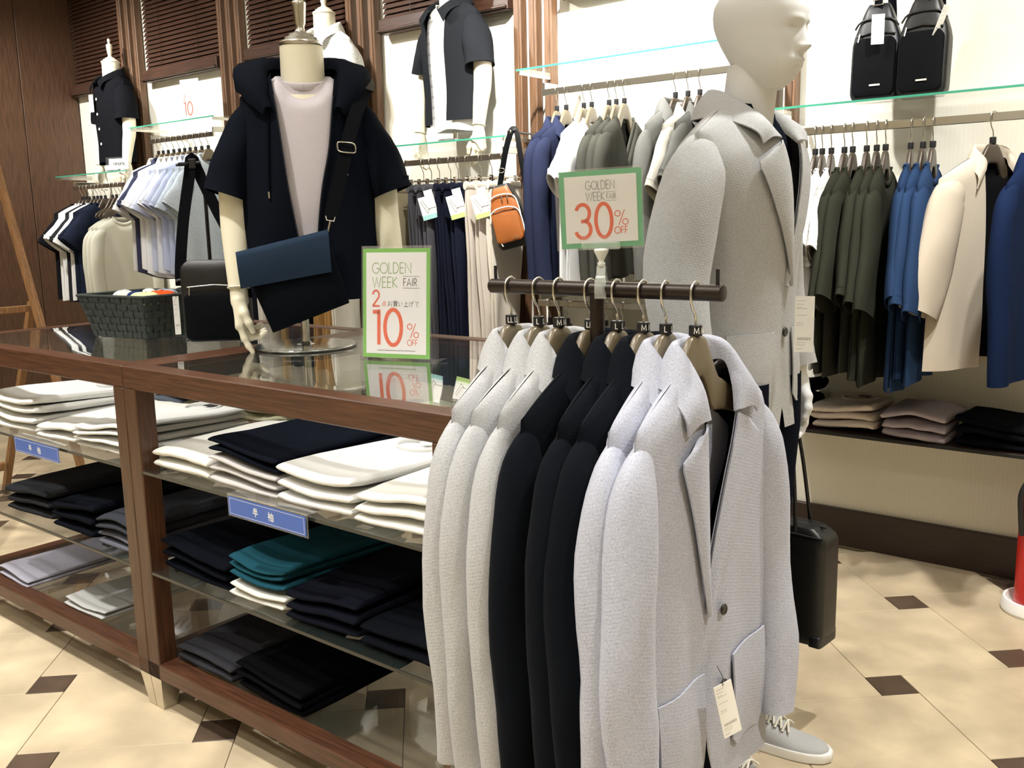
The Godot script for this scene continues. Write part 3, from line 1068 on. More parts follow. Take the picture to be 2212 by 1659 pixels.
# one garment with its hanger on a rail that runs along x; it faces the right-hand end of the wall
func hang_top(called: String, kind: String, m, x: float, y: float, label: String, cat: String, group: String, turn := 90.0, hm = null, z := -3.5, drop := 0.146, inner = null):
	var wob := rng.randf_range(-3, 3)
	if z == -3.5:
		x *= WALL_RAIL / -3.5
		z = WALL_RAIL
	hanger(x, y + 0.002, z, turn + wob, 1.3, "hanger holding the " + label, "contoured hangers on the wall rails", hm if hm else M["hanger_dark"])
	var t := thing(called, label, cat, at3(x, y - drop, z, turn + wob), group)
	top_parts(t, kind, m)
	if inner:
		var q: Dictionary = top_meshes("tee7")
		part(t, "inner_layer", q["body"], inner, Transform3D(Basis.from_scale(Vector3(0.92, 0.96, 0.55)), Vector3(0, -0.01, 0)))
	return t

# ------------------------------------------------------------------ lettering as pen strokes (cap height 1)
func p2(a: Array) -> Array:
	var r := []
	for i in range(0, a.size(), 2): r.append(Vector2(a[i], a[i + 1]))
	return r

func glyph(c: String) -> Array:
	match c:
		"G": return [0.98, [arc(0.5, 0.5, 0.47, 0.5, 42, 318, 26) , p2([0.86, 0.17, 0.95, 0.46]), p2([0.55, 0.46, 0.97, 0.46])]]
		"O": return [1.02, [arc(0.5, 0.5, 0.48, 0.5, 0, 360, 32)]]
		"L": return [0.52, [p2([0.06, 1, 0.06, 0, 0.48, 0])]]
		"D": return [0.82, [p2([0.06, 0, 0.06, 1, 0.25, 1]) + arc(0.25, 0.5, 0.5, 0.5, 90, -90, 18) + p2([0.06, 0])]]
		"E": return [0.62, [p2([0.56, 1, 0.06, 1, 0.06, 0, 0.56, 0]), p2([0.06, 0.52, 0.52, 0.52])]]
		"N": return [0.86, [p2([0.06, 0, 0.06, 1, 0.78, 0, 0.78, 1])]]
		"W": return [1.22, [p2([0.04, 1, 0.32, 0, 0.6, 0.95, 0.88, 0, 1.16, 1])]]
		"K": return [0.68, [p2([0.06, 0, 0.06, 1]), p2([0.6, 1, 0.08, 0.5, 0.64, 0])]]
		"F": return [0.56, [p2([0.52, 1, 0.06, 1, 0.06, 0]), p2([0.06, 0.52, 0.46, 0.52])]]
		"A": return [0.84, [p2([0.03, 0, 0.42, 1, 0.81, 0]), p2([0.16, 0.33, 0.68, 0.33])]]
		"I": return [0.24, [p2([0.12, 0, 0.12, 1])]]
		"R": return [0.66, [p2([0.06, 0, 0.06, 1, 0.3, 1]) + arc(0.3, 0.735, 0.26, 0.265, 90, -90, 12) + p2([0.06, 0.47]), p2([0.28, 0.47, 0.6, 0])]]
		"M": return [0.95, [p2([0.06, 0, 0.12, 1, 0.46, 0.15, 0.80, 1, 0.86, 0])]]
		"0": return [0.72, [arc(0.34, 0.5, 0.29, 0.5, 0, 360, 32)]]
		"1": return [0.46, [p2([0.02, 0.93, 0.27, 0.93]), p2([0.24, 1.0, 0.24, 0])]]
		"2": return [0.64, [arc(0.30, 0.72, 0.25, 0.28, 172, -38, 16) + p2([0.04, 0.03]), p2([0.02, 0.03, 0.6, 0.03])]]
		"3": return [0.64, [arc(0.27, 0.74, 0.25, 0.26, 160, -78, 16), p2([0.2, 0.5, 0.3, 0.5]), arc(0.27, 0.26, 0.28, 0.26, 82, -165, 16)]]
		"%": return [0.95, [arc(0.22, 0.78, 0.19, 0.19, 0, 360, 20), arc(0.74, 0.2, 0.19, 0.19, 0, 360, 20), p2([0.28, -0.02, 0.70, 1.02])]]
		"r": return [0.4, [p2([0.06, 0, 0.06, 0.66]), arc(0.3, 0.4, 0.24, 0.26, 180, 80, 8)]]
		"e": return [0.64, [p2([0.06, 0.36, 0.56, 0.36]) + arc(0.31, 0.34, 0.25, 0.32, 5, 310, 16)]]
		"n": return [0.6, [p2([0.06, 0, 0.06, 0.66]), arc(0.28, 0.42, 0.22, 0.24, 180, 0, 10) + p2([0.5, 0])]]
		"o": return [0.64, [arc(0.31, 0.33, 0.25, 0.33, 0, 360, 18)]]
		"m": return [0.92, [p2([0.06, 0, 0.06, 0.66]), arc(0.25, 0.44, 0.19, 0.22, 180, 0, 8) + p2([0.44, 0]), arc(0.63, 0.44, 0.19, 0.22, 180, 0, 8) + p2([0.82, 0])]]
		"a": return [0.62, [arc(0.29, 0.32, 0.24, 0.32, 0, 360, 18), p2([0.53, 0.66, 0.53, 0])]]
		"半": return [1.0, [p2([0.24, 0.93, 0.33, 0.72]), p2([0.76, 0.93, 0.66, 0.72]), p2([0.12, 0.62, 0.88, 0.62]), p2([0.05, 0.38, 0.95, 0.38]), p2([0.5, 0.98, 0.5, 0.0])]]
		"袖": return [1.0, [p2([0.22, 0.98, 0.30, 0.86]), p2([0.06, 0.74, 0.38, 0.74, 0.05, 0.36]), p2([0.24, 0.52, 0.24, 0.0]), p2([0.30, 0.48, 0.40, 0.38]), p2([0.42, 0.55, 0.32, 0.46]), p2([0.52, 0.72, 0.52, 0.02]), p2([0.52, 0.72, 0.94, 0.72, 0.94, 0.02]), p2([0.52, 0.40, 0.94, 0.40]), p2([0.52, 0.06, 0.94, 0.06]), p2([0.73, 0.98, 0.73, 0.06])]]
		"点": return [1.0, [p2([0.48, 0.98, 0.48, 0.58]), p2([0.48, 0.80, 0.84, 0.80]), p2([0.2, 0.58, 0.82, 0.58, 0.82, 0.32, 0.2, 0.32, 0.2, 0.58]), p2([0.18, 0.22, 0.06, 0.04]), p2([0.36, 0.2, 0.40, 0.04]), p2([0.58, 0.2, 0.64, 0.04]), p2([0.80, 0.22, 0.94, 0.04])]]
		"お": return [1.0, [p2([0.08, 0.74, 0.55, 0.74]), p2([0.30, 0.95, 0.30, 0.14, 0.2, 0.08, 0.1, 0.18, 0.16, 0.30, 0.45, 0.46, 0.72, 0.46, 0.86, 0.34, 0.82, 0.16, 0.6, 0.06]), p2([0.70, 0.86, 0.90, 0.70])]]
		"買": return [1.0, [p2([0.12, 0.96, 0.88, 0.96, 0.88, 0.74, 0.12, 0.74, 0.12, 0.96]), p2([0.38, 0.96, 0.38, 0.74]), p2([0.62, 0.96, 0.62, 0.74]), p2([0.22, 0.64, 0.78, 0.64, 0.78, 0.2, 0.22, 0.2, 0.22, 0.64]), p2([0.22, 0.5, 0.78, 0.5]), p2([0.22, 0.35, 0.78, 0.35]), p2([0.36, 0.16, 0.1, 0.0]), p2([0.62, 0.16, 0.9, 0.0])]]
		"い": return [1.0, [p2([0.14, 0.82, 0.13, 0.45, 0.22, 0.18, 0.32, 0.12, 0.42, 0.3]), p2([0.68, 0.76, 0.82, 0.58, 0.88, 0.34])]]
		"上": return [1.0, [p2([0.46, 0.96, 0.46, 0.06]), p2([0.46, 0.58, 0.84, 0.58]), p2([0.05, 0.05, 0.95, 0.05])]]
		"げ": return [1.0, [p2([0.14, 0.9, 0.1, 0.5, 0.14, 0.06]), p2([0.32, 0.66, 0.88, 0.66]), p2([0.62, 0.92, 0.62, 0.4, 0.54, 0.16, 0.38, 0.02]), p2([0.78, 0.98, 0.83, 0.86]), p2([0.90, 1.0, 0.95, 0.88])]]
		"で": return [1.0, [p2([0.06, 0.82, 0.86, 0.88, 0.56, 0.7, 0.42, 0.45, 0.46, 0.2, 0.62, 0.06, 0.8, 0.04]), p2([0.68, 0.56, 0.75, 0.44]), p2([0.82, 0.62, 0.88, 0.5])]]
	return [0.4, []]

func text_width(s: String, h: float, gap := 0.06, wide := 1.0) -> float:
	var w := 0.0
	for c in s: w += (glyph(c)[0] * wide + gap) * h
	return w

func letter(g: Geo, s: String, at: Vector2, h: float, pen: float, z: float, gap := 0.06, wide := 1.0):
	var x := at.x
	for c in s:
		var q := glyph(c)
		g.ink(q[1], pen, z, Vector2(x, at.y), h, wide)
		x += (q[0] * wide + gap) * h

# ------------------------------------------------------------------ the jacket rack in front
const RY := 1.235
const RZ := -1.301

func price_tag(label: String, at: Transform3D, w: float, h: float, cord: bool, group := ""):
	var t := thing("price_tag", label, "price tag", at, group)
	part(t, "card", boxg(Vector3(0, -h * 0.5, 0), Vector3(w, h, 0.0008)), M["paper"])
	var g := Geo.new()
	var r := RandomNumberGenerator.new()
	r.seed = 5
	for row in [[0.08, 0.5], [0.14, 0.4], [0.2, 0.3], [0.22, 0.65], [0.34, 0.55], [0.48, 0.3], [0.52, 0.45], [0.83, 0.6], [0.87, 0.5], [0.94, 0.35]]:
		var x := -w * 0.40
		while x < -w * 0.40 + w * 0.8 * row[1]:
			var l := w * r.randf_range(0.03, 0.1)
			g.ink([[Vector2(x, 0), Vector2(x + l, 0)]], h * 0.008, 0.0006, Vector2(0, -h * row[0]))
			x += l + w * 0.035
	for k in 16:
		g.ink([[Vector2(-w * 0.33 + k * w * 0.043, 0), Vector2(-w * 0.33 + k * w * 0.043, -h * 0.05)]], w * (0.022 if k % 3 else 0.034) * 0.7, 0.0006, Vector2(0, -h * 0.735))
	part(t, "printing", g, M["print_grey"])
	if cord:
		g = Geo.new()
		g.tube([Vector3(0, -h * 0.04, 0.001), Vector3(0.002, 0.012, 0.003), Vector3(0.0, 0.03, -0.004)], 0.0006, 6)
		part(t, "cord", g, M["black_plastic"])
	return t

func sale_sheet(t: Node, w: float, h: float, border: float, frame_m, paper_m):
	part(t, "border_print", boxg(Vector3(0, h * 0.5, 0), Vector3(w, h, 0.0008)), frame_m)
	part(t, "paper", boxg(Vector3(0, h * 0.5, 0.0006), Vector3(w - 2 * border, h - 2 * border, 0.0006)), paper_m)

func rack():
	var t := thing("garment_rack", "dark bronze T-bar clothes stand carrying eight tailored jackets", "clothes rack")
	var g := Geo.new()
	g.xf = Transform3D(Basis(Vector3.FORWARD, PI / 2), Vector3(-0.8765, RY, RZ))
	g.lathe([Vector2(0.0005, -0.2275), Vector2(0.0118, -0.2275), Vector2(0.0128, -0.2255), Vector2(0.0128, 0.2255), Vector2(0.0118, 0.2275), Vector2(0.0005, 0.2275)], 24)
	part(t, "bar", g, M["bronze"])
	g = Geo.new()
	g.tube([Vector3(-0.8765, 0.012, RZ), Vector3(-0.8765, RY - 0.008, RZ)], 0.0125, 18)
	part(t, "pole", g, M["bronze"])
	g = Geo.new()
	g.tube([Vector3(-0.8765, 0.72, RZ), Vector3(-0.8765, RY - 0.09, RZ)], 0.0155, 18)
	part(t, "sleeve_tube", g, M["bronze"])
	for x in [-1.094, -0.659]:
		g = Geo.new()
		g.tube([Vector3(x, RY + 0.008, RZ), Vector3(x, RY + 0.036, RZ)], 0.0032, 10)
		part(t, "end_pin", g, M["black_plastic"])
	part(t, "base_plate", boxg(Vector3(-0.8765, 0.007, RZ), Vector3(0.40, 0.014, 0.36), 0.003), M["bronze"])
	var xs := [-1.060, -0.998, -0.955, -0.890, -0.838, -0.788, -0.747, -0.695]
	var marks := ["LL", "L", "M", "LL", "L", "M", "L", "M"]
	var hues := ["grey", "grey", "grey", "navy", "navy", "navy", "lilac", "lilac"]
	var names := ["light grey tailored jacket at the table end of the rack", "light grey tailored jacket second from the table end", "light grey tailored jacket next to the navy ones", "navy tailored jacket beside the light grey jackets",
		"middle navy tailored jacket of the three", "navy tailored jacket beside the lilac grey ones", "lilac grey tailored jacket behind the open front one", "front lilac grey tailored jacket with open lapels and price tag"]
	for i in 8:
		var turn: float = 90.0 + [3, -2, 1.5, -3, 2, -1, 2, 0][i]
		hanger(xs[i], RY, RZ, turn, 1.0, "contoured olive brown hanger marked %s in the %s" % [marks[i], names[i].split(" at ")[0].split(" second")[0].split(" next")[0].split(" beside")[0].split(" of the")[0].split(" behind")[0].split(" with")[0]], "jacket hangers on the bronze rack", M["hanger"], marks[i])
		var j := thing("tailored_jacket", names[i], "jacket", at3(xs[i], RY - 0.112, RZ - 0.035, turn), "jackets on the bronze rack")
		jacket_parts(j, "hung%d" % i, M["jacket_" + hues[i]], M["lining_dark"], M["horn"])
		part(j, "neck_label", boxg(Vector3(0.0, -0.012, -0.016), Vector3(0.05, 0.022, 0.001)), M["paper"])
	price_tag("white price tag hanging on the front lilac jacket", Transform3D(Basis(Vector3.UP, deg_to_rad(62)) * Basis(Vector3(0, 0, 1), deg_to_rad(14)), Vector3(-0.628, 0.625, -1.275)), 0.034, 0.095, true)
	# the 30 % card in its clear clip
	var s := thing("sale_card", "green bordered 30 percent sale card clipped on the rack bar", "sign", Transform3D(Basis(Vector3.UP, deg_to_rad(27)) * Basis(Vector3.FORWARD, deg_to_rad(-2.0)), Vector3(-0.868, 1.303, -1.305)))
	var w := 0.134
	var h := 0.124
	sale_sheet(s, w, h, 0.0085, M["sign_teal"], M["sign_paper"])
	part(s, "sleeve_front", boxg(Vector3(-0.002, h * 0.5, 0.003), Vector3(w + 0.008, h + 0.006, 0.0012)), M["acrylic"])
	part(s, "sleeve_back", boxg(Vector3(-0.004, h * 0.5, -0.003), Vector3(w + 0.008, h + 0.006, 0.0012)), M["acrylic"])
	g = Geo.new()
	letter(g, "GOLDEN", Vector2(-0.024, 0.0935), 0.0135, 0.0011, 0.0012, 0.05, 0.68)
	letter(g, "WEEK", Vector2(-0.024, 0.0755), 0.0135, 0.0011, 0.0012, 0.05, 0.68)
	part(s, "grey_lettering", g, M["ink_grey"])
	g = Geo.new()
	letter(g, "FAIR", Vector2(0.0095, 0.077), 0.009, 0.0008, 0.0012, 0.08, 0.66)
	g.ink([p2([0.009, 0.0885, 0.0255, 0.0885]), p2([0.009, 0.0745, 0.0255, 0.0745])], 0.0005, 0.0012)
	part(s, "small_lettering", g, M["ink_grey"])
	g = Geo.new()
	letter(g, "3", Vector2(-0.042, 0.0165), 0.054, 0.0058, 0.0012, 0.0, 0.82)
	letter(g, "0", Vector2(-0.011, 0.0165), 0.054, 0.0058, 0.0012, 0.0, 0.82)
	letter(g, "%", Vector2(0.0215, 0.035), 0.0235, 0.0013, 0.0012)
	letter(g, "OFF", Vector2(0.021, 0.0215), 0.0105, 0.0012, 0.0012, 0.08, 0.9)
	part(s, "orange_lettering", g, M["ink_orange"])
	var c := thing("sign_clip", "clear plastic clip holding the sale card on the bar", "sign holder", at3(-0.868, RY, RZ, 27))
	part(c, "card_grip", boxg(Vector3(0, 0.071, 0.001), Vector3(0.062, 0.012, 0.012), 0.002), M["acrylic_thick"])
	part(c, "grip_lip", boxg(Vector3(0, 0.078, 0.0055), Vector3(0.064, 0.018, 0.0015)), M["acrylic"])
	g = Geo.new()
	g.lathe([Vector2(0.001, 0.036), Vector2(0.006, 0.037), Vector2(0.0065, 0.043), Vector2(0.004, 0.046), Vector2(0.006, 0.050), Vector2(0.012, 0.062), Vector2(0.012, 0.066), Vector2(0.001, 0.067)], 16)
	part(c, "swivel_joint", g, M["milky"])
	for sg in [-1.0, 1.0]:
		g = Geo.new()
		var P := []
		for q in [[0.038, 0.004], [0.026, 0.010], [0.012, 0.0155], [-0.002, 0.0185], [-0.014, 0.016]]:
			var r := PackedVector3Array()
			for x in [-0.0095, -0.0045, 0.0005, 0.0055, 0.0095]: r.append(Vector3(x * (1.0 if q[0] < 0.02 else 0.75), q[0], sg * q[1]))
			P.append(r)
		g.sheet(P, 0.0022, sg > 0)
		part(c, "jaw", g, M["acrylic_thick"])

# ------------------------------------------------------------------ smooth bodies from bones
func bone_mesh(bones: Array, cell: float, k: float) -> ArrayMesh:
	# bones: [from, to, radius there, radius here]; a smooth union meshed as surface nets
	var lo := Vector3(INF, INF, INF)
	var hi := -lo
	for b in bones:
		for q in 2:
			lo = lo.min(b[q] - Vector3.ONE * (b[2 + q] + cell * 3))
			hi = hi.max(b[q] + Vector3.ONE * (b[2 + q] + cell * 3))
	var n := Vector3i(((hi - lo) / cell).ceil()) + Vector3i.ONE
	var nx := n.x
	var nxy := n.x * n.y
	var val := PackedFloat32Array()
	val.resize(nxy * n.z)
	val.fill(0.0)
	for b in bones:
		var A: Vector3 = b[0]
		var AB: Vector3 = b[1] - b[0]
		var L2 := maxf(AB.length_squared(), 1e-9)
		var r0: float = b[2]
		var r1: float = b[3]
		var reach := maxf(r0, r1) + k * 6.0 + cell
		var i0 := Vector3i(((A.min(b[1]) - Vector3.ONE * reach - lo) / cell).floor()).max(Vector3i.ZERO)
		var i1 := Vector3i(((A.max(b[1]) + Vector3.ONE * reach - lo) / cell).ceil()).min(n - Vector3i.ONE)
		for z in range(i0.z, i1.z + 1):
			for y in range(i0.y, i1.y + 1):
				for x in range(i0.x, i1.x + 1):
					var p := lo + Vector3(x, y, z) * cell - A
					var t := clampf(p.dot(AB) / L2, 0.0, 1.0)
					var d := (p - AB * t).length() - lerpf(r0, r1, t)
					if d < k * 7.0: val[x + y * nx + z * nxy] += exp(-d / k)
	# inside where the sum exceeds 1
	var ids := PackedInt32Array()
	ids.resize(val.size())
	ids.fill(-1)
	var V := PackedVector3Array()
	for z in n.z - 1:
		for y in n.y - 1:
			for x in n.x - 1:
				var c := x + y * nx + z * nxy
				var inside := 0
				var any := 0.0
				for q in 8:
					var w := val[c + (q & 1) + ((q >> 1) & 1) * nx + (q >> 2) * nxy]
					if w > 1.0: inside += 1
					any = maxf(any, w)
				if inside == 0 or inside == 8: continue
				var s := Vector3.ZERO
				var cnt := 0
				for ed in [[0, 1], [2, 3], [4, 5], [6, 7], [0, 2], [1, 3], [4, 6], [5, 7], [0, 4], [1, 5], [2, 6], [3, 7]]:
					var qa: int = ed[0]
					var qb: int = ed[1]
					var va := log(maxf(val[c + (qa & 1) + ((qa >> 1) & 1) * nx + (qa >> 2) * nxy], 1e-3))
					var vb := log(maxf(val[c + (qb & 1) + ((qb >> 1) & 1) * nx + (qb >> 2) * nxy], 1e-3))
					if (va > 0.0) == (vb > 0.0): continue
					var t := va / (va - vb)
					s += Vector3(qa & 1, (qa >> 1) & 1, qa >> 2).lerp(Vector3(qb & 1, (qb >> 1) & 1, qb >> 2), t)
					cnt += 1
				ids[c] = V.size()
				V.append(lo + (Vector3(x, y, z) + s / cnt) * cell)
	var I := PackedInt32Array()
	var N := PackedVector3Array()
	N.resize(V.size())
	for z in range(1, n.z - 1):
		for y in range(1, n.y - 1):
			for x in range(1, n.x - 1):
				var c := x + y * nx + z * nxy
				var here := val[c] > 1.0
				for ax in 3:
					var st: int = [1, nx, nxy][ax]
					if here == (val[c + st] > 1.0): continue
					var u: int = [nx, nxy, 1][ax]
					var w: int = [nxy, 1, nx][ax]
					var a := ids[c - u - w]; var b := ids[c - w]; var d := ids[c]; var e := ids[c - u]
					if a < 0 or b < 0 or d < 0 or e < 0: continue
					var q := [a, b, d, a, d, e] if not here else [a, d, b, a, e, d]
					for h in [0, 3]:
						var nn := (V[q[h + 2]] - V[q[h]]).cross(V[q[h + 1]] - V[q[h]])
						for g in 3:
							I.append(q[h + g])
							N[q[h + g]] += nn
	for i in N.size(): N[i] = N[i].normalized()
	var arr := []
	arr.resize(Mesh.ARRAY_MAX)
	arr[Mesh.ARRAY_VERTEX] = V; arr[Mesh.ARRAY_NORMAL] = N; arr[Mesh.ARRAY_INDEX] = I
	var me := ArrayMesh.new()
	me.add_surface_from_arrays(Mesh.PRIMITIVE_TRIANGLES, arr)
	return me

func hand_mesh(point: bool) -> ArrayMesh:
	# wrist at the origin, fingers hang down, palm faces -z, thumb towards +x
	var key := "hand%s" % point
	if cache.has(key): return cache[key]
	var B := [[Vector3(0, 0.02, 0), Vector3(0, -0.02, 0), 0.026, 0.025]]
	var roots := [Vector3(0.031, -0.088, 0.002), Vector3(0.011, -0.094, 0.004), Vector3(-0.010, -0.092, 0.003), Vector3(-0.029, -0.082, 0.0)]
	var lens := [[0.040, 0.025, 0.020], [0.044, 0.028, 0.021], [0.040, 0.026, 0.020], [0.032, 0.020, 0.018]]
	for i in 4:
		var r: Vector3 = roots[i]
		B.append([Vector3(r.x * 0.45, -0.018, 0), r, 0.019, 0.0125])
		var ang := 0.15
		var p := r
		for j in 3:
			var bend: float
			if point and i == 0: bend = [0.12, 0.15, 0.12][j]
			else: bend = [0.55, 0.95, 0.6][j] if point else [0.28, 0.38, 0.28][j]
			ang += bend
			var q: Vector3 = p + Vector3(0.0004 * signf(r.x), -cos(ang), -sin(ang)) * lens[i][j]
			B.append([p, q, 0.0098 - 0.0009 * j, 0.0090 - 0.0010 * j])
			p = q
	B.append([Vector3(0.014, -0.028, -0.004), Vector3(0.036, -0.054, -0.014), 0.017, 0.0135])
	B.append([Vector3(0.036, -0.054, -0.014), Vector3(0.044, -0.082, -0.026), 0.0115, 0.0102])
	B.append([Vector3(0.044, -0.082, -0.026), Vector3(0.040, -0.106, -0.034), 0.0100, 0.0085])
	cache[key] = bone_mesh(B, 0.0032, 0.0028)
	return cache[key]

func arm_geo(path: Array, rad: Array) -> Geo:
	var g := Geo.new()
	var P := []
	var R := []
	for i in 15:
		P.append(cr(path, i / 14.0)); R.append(cr(rad, i / 14.0))
	g.tube(P, R, 22)
	# the wrist joint: a flat lip
	var d: Vector3 = (P[14] - P[13]).normalized()
	g.tube([P[14] - d * 0.004, P[14] - d * 0.003, P[14] + d * 0.001, P[14] + d * 0.002], [R[14] * 0.9, R[14] * 1.12, R[14] * 1.12, R[14] * 0.9], 22)
	return g

func neck_parts(t: Node, y: float, metal: bool, x := 0.0):
	var g := Geo.new()
	g.xf = Transform3D(Basis.IDENTITY, Vector3(x, y, 0))
	g.lathe([Vector2(0.064, -0.085), Vector2(0.063, -0.05), Vector2(0.0625, -0.02), Vector2(0.062, 0.015), Vector2(0.0615, 0.05), Vector2(0.061, 0.078), Vector2(0.058, 0.082), Vector2(0.001, 0.083)], 36, 1.0, 0.95)
	part(t, "neck", g, M["ivory"])
	g = Geo.new()
	g.xf = Transform3D(Basis.IDENTITY, Vector3(x, y + 0.08, 0))
	var pr := [Vector2(0.058, 0.0), Vector2(0.0625, 0.002), Vector2(0.0625, 0.010), Vector2(0.058, 0.013), Vector2(0.047, 0.016), Vector2(0.046, 0.024), Vector2(0.034, 0.027), Vector2(0.033, 0.034), Vector2(0.019, 0.037), Vector2(0.016, 0.043), Vector2(0.0125, 0.047), Vector2(0.0125, 0.058), Vector2(0.0155, 0.062), Vector2(0.0195, 0.108), Vector2(0.0205, 0.118), Vector2(0.0185, 0.124), Vector2(0.009, 0.128), Vector2(0.0075, 0.140), Vector2(0.0095, 0.148), Vector2(0.0095, 0.156), Vector2(0.006, 0.163), Vector2(0.0005, 0.165)]
	g.lathe(pr, 36)
	part(t, "neck_cap", g, M["nickel"] if metal else M["ivory"])

func worn_top(kind: String) -> Dictionary:
	if cache.has(kind): return cache[kind]
	var o := {"hw": 0.190, "nw": 0.080, "slope": 0.060, "len": 0.62, "w": [0.180, 0.196, 0.190, 0.186, 0.190], "th": 0.118, "tv": [0.90, 1.0, 1.0, 0.92, 0.92], "least": 0.45, "pw": 2.2, "round": 0.09, "fold": 0.007, "folds": 1.7, "crease": 0.007, "vn": 0.055, "seed": 3, "nv": 26}
	match kind:
		"hoodie": o.merge({"len": 0.635, "w": [0.180, 0.200, 0.198, 0.198, 0.196], "nw": 0.088, "open": [0.088, 0.074, 0.060, 0.036, 0.020, 0.012, 0.006], "open2": [0.088, 0.074, 0.064, 0.054, 0.040, 0.026, 0.012], "fold": 0.011, "crease": 0.011}, true)
		"open_shirt": o.merge({"len": 0.60, "open": [0.082, 0.075, 0.068, 0.068, 0.066, 0.062], "open2": [0.082, 0.072, 0.062, 0.058, 0.056, 0.052], "fold": 0.010, "tail": 0.03, "seed": 5}, true)
		"polo": o.merge({"len": 0.60, "seed": 1}, true)
		"undershirt": o.merge({"hw": 0.178, "w": [0.166, 0.178, 0.174, 0.170, 0.174], "th": 0.106, "len": 0.61, "fold": 0.003, "crease": 0.004, "vn": 0.045, "nw": 0.070}, true)
	var d := {"o": o}
	d["body"] = body_geo(o).mesh()
	var cg := Geo.new()
	var cp := []
	for j in 37:
		var a := TAU * j / 36
		cp.append(Vector3(0.0715 * sin(a), -0.018 - 0.022 * cos(a), 0.0665 * cos(a)))
	cg.tube(cp, Vector2(0.0045, 0.011), 8, Vector3(0, 1, 0.25).normalized(), false)
	d["crew"] = cg.mesh()
	var n: float = o.nw
	var zf: float = front_at(o, n * 0.6, -0.06).z
	var r1 := [Vector3(0, -0.004, -0.070), Vector3(n * 0.85, -0.004, -0.045), Vector3(n * 1.0, -0.016, 0.010), Vector3(n * 0.85, -0.042, zf * 0.75), Vector3(0.030, -0.064, zf)]
	var r2 := [Vector3(0, 0.040, -0.074), Vector3(n * 0.88, 0.038, -0.046), Vector3(n * 1.06, 0.016, 0.014), Vector3(n * 0.92, -0.024, zf * 0.82), Vector3(0.034, -0.058, zf + 0.010)]
	var r3 := [Vector3(0, -0.020, -0.094), Vector3(n * 1.12, -0.020, -0.064), Vector3(n * 1.5, -0.028, 0.012), Vector3(n * 1.42, -0.070, zf * 0.9 + 0.012), Vector3(0.085, -0.118, zf + 0.016)]
	d["collar"] = around([r1, r2, r3], 0.003, 30).mesh()
	var sl: float = -o.slope
	var H: bool = kind == "hoodie"
	var q := 0.275 if H else 0.26
	var path := [Vector3(0.105, sl - 0.032, 0), Vector3(0.140, sl - 0.052, 0), Vector3(0.170, sl - 0.100, 0.0), Vector3(0.205 if H else 0.190, sl - q * 0.65, 0.004), Vector3(0.238 if H else 0.208, sl - q, 0.010)]
	var rad := [Vector2(0.042, 0.038), Vector2(0.050, 0.055), Vector2(0.058, 0.072), Vector2(0.064, 0.080), Vector2(0.066, 0.078)]
	for s in [-1.0, 1.0]: d["sleeve%d" % int(s)] = sleeve_geo(o, s, path, rad, 2.0 + s + kind.length(), 0.008).mesh()
	cache[kind] = d
	return d

func dress(t: Node, kind: String, m, off: Vector3, collar: String) -> Node:
	var d := worn_top(kind)
	var x := Transform3D(Basis.IDENTITY, off)
	var b := part(t, "top", d["body"], m, x)
	b.set_meta("label", "top worn by the torso")
	for s in ["-1", "1"]: part(b, "sleeve", d["sleeve" + s], m)
	if collar != "": part(b, "collar", d[collar], m)
	return b

func forearm(t: Node, s: float, off: Vector3, point: bool, sway := 0.0):
	var e := off + Vector3(s * 0.216, -0.33, 0.0)
	var w := off + Vector3(s * (0.226 + sway), -0.600, 0.045)
	part(t, "arm", arm_geo([off + Vector3(s * 0.192, -0.225, 0), e + Vector3(-s * 0.006, 0.05, -0.002), e + Vector3(0, -0.07, 0.004), (e + w) * 0.5 + Vector3(0, -0.02, 0), w], [0.040, 0.044, 0.043, 0.038, 0.029]), M["ivory"])
	var b := Basis(Vector3.UP, deg_to_rad(-90.0 if s < 0 else 90.0))
	if s > 0: b = b * Basis.from_scale(Vector3(-1, 1, 1))
	part(t, "hand", hand_mesh(point), M["ivory"], Transform3D(b, w + Vector3(0, -0.018, 0.0)))

func stand(t: Node, top: float, r_base: float, x := 0.0):
	var g := Geo.new()
	g.tube([Vector3(x, 0.008, 0), Vector3(x, top, 0)], 0.0125, 20)
	part(t, "pole", g, M["chrome"])
	g = Geo.new()
	g.lathe([Vector2(0.0005, 0.0), Vector2(r_base, 0.0), Vector2(r_base + 0.001, 0.003), Vector2(r_base, 0.007), Vector2(0.03, 0.008), Vector2(0.016, 0.010), Vector2(0.0155, 0.016), Vector2(0.0005, 0.016)], 56)
	part(t, "base_disc", g, M["disc"])

func torso_bottom(t: Node, off: Vector3, hem: float):
	var g := Geo.new()
	g.xf = Transform3D(Basis.IDENTITY, off)
	g.lathe([Vector2(0.0005, -hem + 0.01), Vector2(0.15, -hem + 0.01), Vector2(0.160, -hem + 0.03), Vector2(0.162, -0.30), Vector2(0.170, -0.15), Vector2(0.12, -0.06)], 30, 1.0, 0.56)
	part(t, "torso", g, M["ivory"])

func rumple(g: Geo, amp: float) -> Geo:
	for i in g.v.size():
		var q := g.v[i]
		g.v[i] = q + Vector3(fn.get_noise_3dv(q * 900.0), fn.get_noise_3dv(q * 900.0 + Vector3(50, 0, 0)), fn.get_noise_3dv(q * 900.0 + Vector3(0, 70, 0))) * amp
	return g

